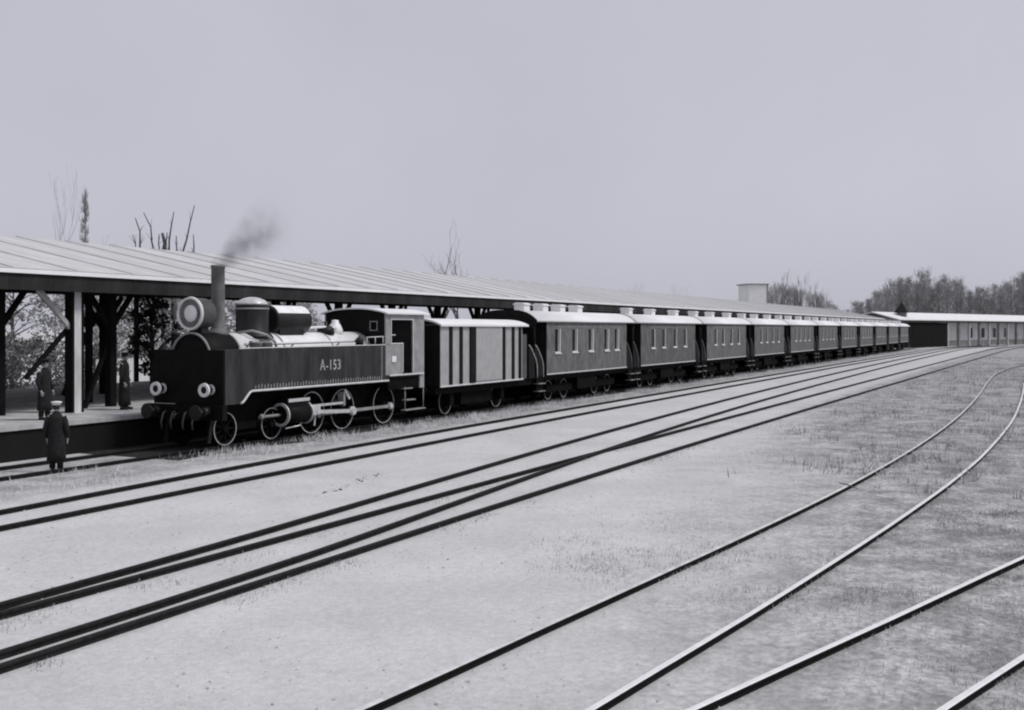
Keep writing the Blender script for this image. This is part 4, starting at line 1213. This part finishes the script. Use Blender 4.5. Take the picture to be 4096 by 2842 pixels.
    ct = loft([(hem, 0, 0, 0.24, 0.19), (hem + 0.2, 0, 0, 0.225, 0.175), (0.95, 0, 0, 0.20, 0.15), (1.12, 0, 0, 0.185, 0.138), (1.34, 0, 0.005, 0.215, 0.145), (1.44, 0, 0.005, 0.17, 0.12), (1.50, 0, 0, 0.085, 0.085), (1.54, 0, -0.005, 0.07, 0.075)])
    for s_ in (-1, 1):
        ct.tube([(0.165 * s_, 0.005, 1.40), (0.21 * s_, 0.02, 1.30), (0.255 * s_, 0.03 - armf * 0.3, 1.12), (0.253 * s_, -0.07 - armf, 0.875 + armf * 0.5)], [0.075, 0.075, 0.065, 0.052], 10)
    obj('coat', ct, coat, t, True)
    obj('hair', MB().lathe((0, 0.0, 1.655), 'z', [(-0.06, 0.08), (0.0, 0.094), (0.06, 0.085), (0.105, 0.04), (0.115, 0.001)], 16), 'hair', t, True)
    cp = MB().lathe((0, -0.01, 1.70), 'z', [(0, 0.103), (0.045, 0.108), (0.06, 0.135), (0.085, 0.125), (0.10, 0.001)], 18)
    if brim:
        cp.add([(-0.09, -0.08, 1.705), (0.09, -0.08, 1.705), (0.06, -0.165, 1.69), (-0.06, -0.165, 1.69), (-0.09, -0.08, 1.697), (0.09, -0.08, 1.697), (0.06, -0.165, 1.682), (-0.06, -0.165, 1.682)], [(0, 1, 2, 3), (7, 6, 5, 4), (0, 3, 7, 4), (3, 2, 6, 7), (2, 1, 5, 6), (1, 0, 4, 5)])
    obj('cap', cp, cap, t, True)
    return t
person((18.2, 21.35, GZ), 2.2, 1.66, 'person in long dark coat and white cap standing on the track left of the engine', 'coat', 'white', 0.30, 0.05)
person((21.0, 25.1, 0.80), 0.2, 1.66, 'person in dark coat on the platform edge, behind the one in the white cap', 'coat', 'coat', 0.28, 0.03)
person((24.75, 26.0, 0.80), 0.5, 1.76, 'person in long dark coat standing alone on the platform beside the engine front', 'coat', 'coat', 0.14, 0.03)

# ------------------------------------------------------------------ grass
def noise2(x, y, f, seed):
    rs = np.random.RandomState(seed)
    gsz = 512
    G = rs.rand(gsz, gsz)
    u, v = x * f + 100.0, y * f + 100.0
    i, j = np.floor(u).astype(int), np.floor(v).astype(int)
    a, b = u - i, v - j
    a, b = a * a * (3 - 2 * a), b * b * (3 - 2 * b)
    i, j = i % (gsz - 1), j % (gsz - 1)
    return (G[i, j] * (1 - a) + G[i + 1, j] * a) * (1 - b) + (G[i, j + 1] * (1 - a) + G[i + 1, j + 1] * a) * b
def grass(name, x, y, hmin, hmax, wd_, m, label, seed):
    rs = np.random.RandomState(seed)
    n = len(x)
    a = rs.rand(n) * 2 * np.pi
    h_ = hmin + (hmax - hmin) * rs.rand(n) ** 1.6
    dx, dy = np.cos(a) * wd_ / 2, np.sin(a) * wd_ / 2
    lx, ly = rs.randn(n) * h_ * 0.3, rs.randn(n) * h_ * 0.3
    z0 = np.full(n, GZ - 0.01)
    V = np.empty((n, 3, 3))
    V[:, 0] = np.stack([x - dx, y - dy, z0], 1)
    V[:, 1] = np.stack([x + dx, y + dy, z0], 1)
    V[:, 2] = np.stack([x + lx, y + ly, z0 + h_], 1)
    me = bpy.data.meshes.new(name)
    me.vertices.add(3 * n); me.loops.add(3 * n); me.polygons.add(n)
    me.vertices.foreach_set('co', V.reshape(-1).astype(np.float32))
    me.loops.foreach_set('vertex_index', np.arange(3 * n, dtype=np.int32))
    me.polygons.foreach_set('loop_start', np.arange(0, 3 * n, 3, dtype=np.int32))
    me.update(calc_edges=True)
    me.materials.append(M[m])
    o = bpy.data.objects.new(name, me)
    COL.objects.link(o)
    tag(o, label, 'grass', kind='stuff')
    return o
rs = np.random.RandomState(4)
# along the train
n = 150000
x = 8 + 180 * rs.rand(n) ** 1.8
y = 19.8 + rs.randn(n) * 0.6
pk = np.clip(noise2(x, y, 0.7, 3) * 2.4 - 0.8, 0.04, 1) * np.clip(noise2(x, y, 3.0, 4) * 2.2 - 0.5, 0.0, 1)
k = (rs.rand(n) < pk * np.where(x < 22, 0.7, 1.0)) & (y > 18.2) & (y < 21.0)
grass('track_grass', x[k], y[k], 0.03, 0.24, 0.02, 'grass', 'pale rough grass growing along the near side of the train', 1)
# the turf to the right
n = 3200000
x = 7 + 110 * rs.rand(n) ** 2.0
y = -22 + 31.5 * rs.rand(n)
edge_ = (x * 0.20 - y + noise2(x, y, 0.28, 9) * 7.0 - 1.5) / 6.0
dn = np.clip(edge_, 0, 1) ** 1.3 * np.clip(noise2(x, y, 1.1, 5) * 1.9 - 0.35, 0.02, 1) * np.clip(noise2(x, y, 5.0, 6) * 1.7 - 0.25, 0.05, 1) * np.where(x < 40, 1.0, 0.6)
# only what the frame and a step beside it can show
zc = x * math.cos(THETA) + y * math.sin(THETA)
xc = x * math.sin(THETA) - y * math.cos(THETA)
k = (rs.rand(n) < dn) & (zc > 6) & (np.abs(xc / zc) < 0.56)
x, y = x[k], y[k]
h2 = noise2(x, y, 0.9, 8) > 0.5
grass('turf_grass', x[h2], y[h2], 0.025, 0.10, 0.012, 'grassdark', 'short grey grass in darker tufts on the ground at the right', 2)
grass('dry_grass', x[~h2], y[~h2], 0.025, 0.09, 0.012, 'grass', 'short dry pale grass over the ground at the right', 3)
# taller tufts farther out
n = 260000
x = 24 + 120 * rs.rand(n) ** 1.4
y = -30 + 38 * rs.rand(n)
edge_ = (x * 0.20 - y + noise2(x, y, 0.28, 9) * 7.0 - 1.5) / 6.0
dn = np.clip(edge_, 0, 1) * np.clip(noise2(x, y, 0.8, 15) * 2.6 - 1.1, 0.0, 1) * np.clip(noise2(x, y, 2.5, 16) * 3 - 1.2, 0.0, 1)
zc = x * math.cos(THETA) + y * math.sin(THETA)
xc = x * math.sin(THETA) - y * math.cos(THETA)
k = (rs.rand(n) < dn) & (zc > 6) & (np.abs(xc / zc) < 0.56)
grass('grass_tufts', x[k], y[k], 0.08, 0.30, 0.035, 'grassdark', 'taller grey grass tufts on the turf towards the station', 6)
# thin weeds by the turnout
n = 9000
x = 7 + 60 * rs.rand(n) ** 1.5
y = np.where(rs.rand(n) < 0.5, 9.35, 11.0) + rs.randn(n) * 0.16 - 0.15
k = noise2(x, y, 1.3, 12) > 0.55
grass('weeds', x[k], y[k], 0.02, 0.09, 0.014, 'grassdark', 'thin weeds growing beside the rails of the turnout', 5)

# ------------------------------------------------------------------ pebbles, cinders and a stick
def pebbles(name, x, y, rmin, rmax, m, label, seed):
    rs_ = np.random.RandomState(seed)
    n = len(x)
    r = rmin + (rmax - rmin) * rs_.rand(n) ** 3
    base = np.array([[1, 0, 0], [-0.5, 0.87, 0], [-0.5, -0.87, 0], [0.1, 0.1, 0.8]])
    V = base[None] * r[:, None, None] * (0.7 + 0.6 * rs_.rand(n, 4, 3))
    a = rs_.rand(n) * 6.28
    c_, s_ = np.cos(a)[:, None], np.sin(a)[:, None]
    X_, Y_ = V[:, :, 0] * c_ - V[:, :, 1] * s_, V[:, :, 0] * s_ + V[:, :, 1] * c_
    V = np.stack([X_ + x[:, None], Y_ + y[:, None], V[:, :, 2] + GZ - 0.003], 2)
    F = np.array([[0, 1, 3], [1, 2, 3], [2, 0, 3]])[None] + 4 * np.arange(n)[:, None, None]
    me = bpy.data.meshes.new(name)
    me.vertices.add(4 * n); me.loops.add(9 * n); me.polygons.add(3 * n)
    me.vertices.foreach_set('co', V.reshape(-1).astype(np.float32))
    me.loops.foreach_set('vertex_index', F.reshape(-1).astype(np.int32))
    me.polygons.foreach_set('loop_start', np.arange(0, 9 * n, 3, dtype=np.int32))
    me.update(calc_edges=True)
    me.materials.append(M[m])
    o = bpy.data.objects.new(name, me)
    COL.objects.link(o)
    tag(o, label, 'stones', kind='stuff')
M['stone'] = mat('sandy grey pebbles', 0.42, 0.9, 0.5, 3)
n = 26000
x = 6 + 44 * rs.rand(n) ** 1.6
y = -8 + 28 * rs.rand(n)
k = noise2(x, y, 0.6, 21) + 0.4 * noise2(x, y, 3.0, 22) > 0.62
pebbles('pebbles', x[k], y[k], 0.008, 0.035, 'stone', 'small pebbles and clods strewn over the pale sandy ground', 7)
n = 70
t_ = rs.rand(n)
pebbles('cinder_lumps', 18.5 + 3.0 * t_ + rs.randn(n) * 0.12, 13.55 + 0.75 * t_ + rs.randn(n) * 0.07, 0.015, 0.045, 'cinder', 'short line of dark cinder lumps lying on the sand between two tracks', 8)
st_ = thing('stick', 'thin dark stick lying across the outer rail of the curved siding', 'stick', (23.7, 3.88, 0))
obj('shaft', MB().tube([(23.6, 4.02, 0.06), (23.64, 3.93, 0.04), (23.7, 3.86, 0.02), (23.75, 3.66, -0.06)], [0.008, 0.012, 0.012, 0.008], 7), 'bark', st_)
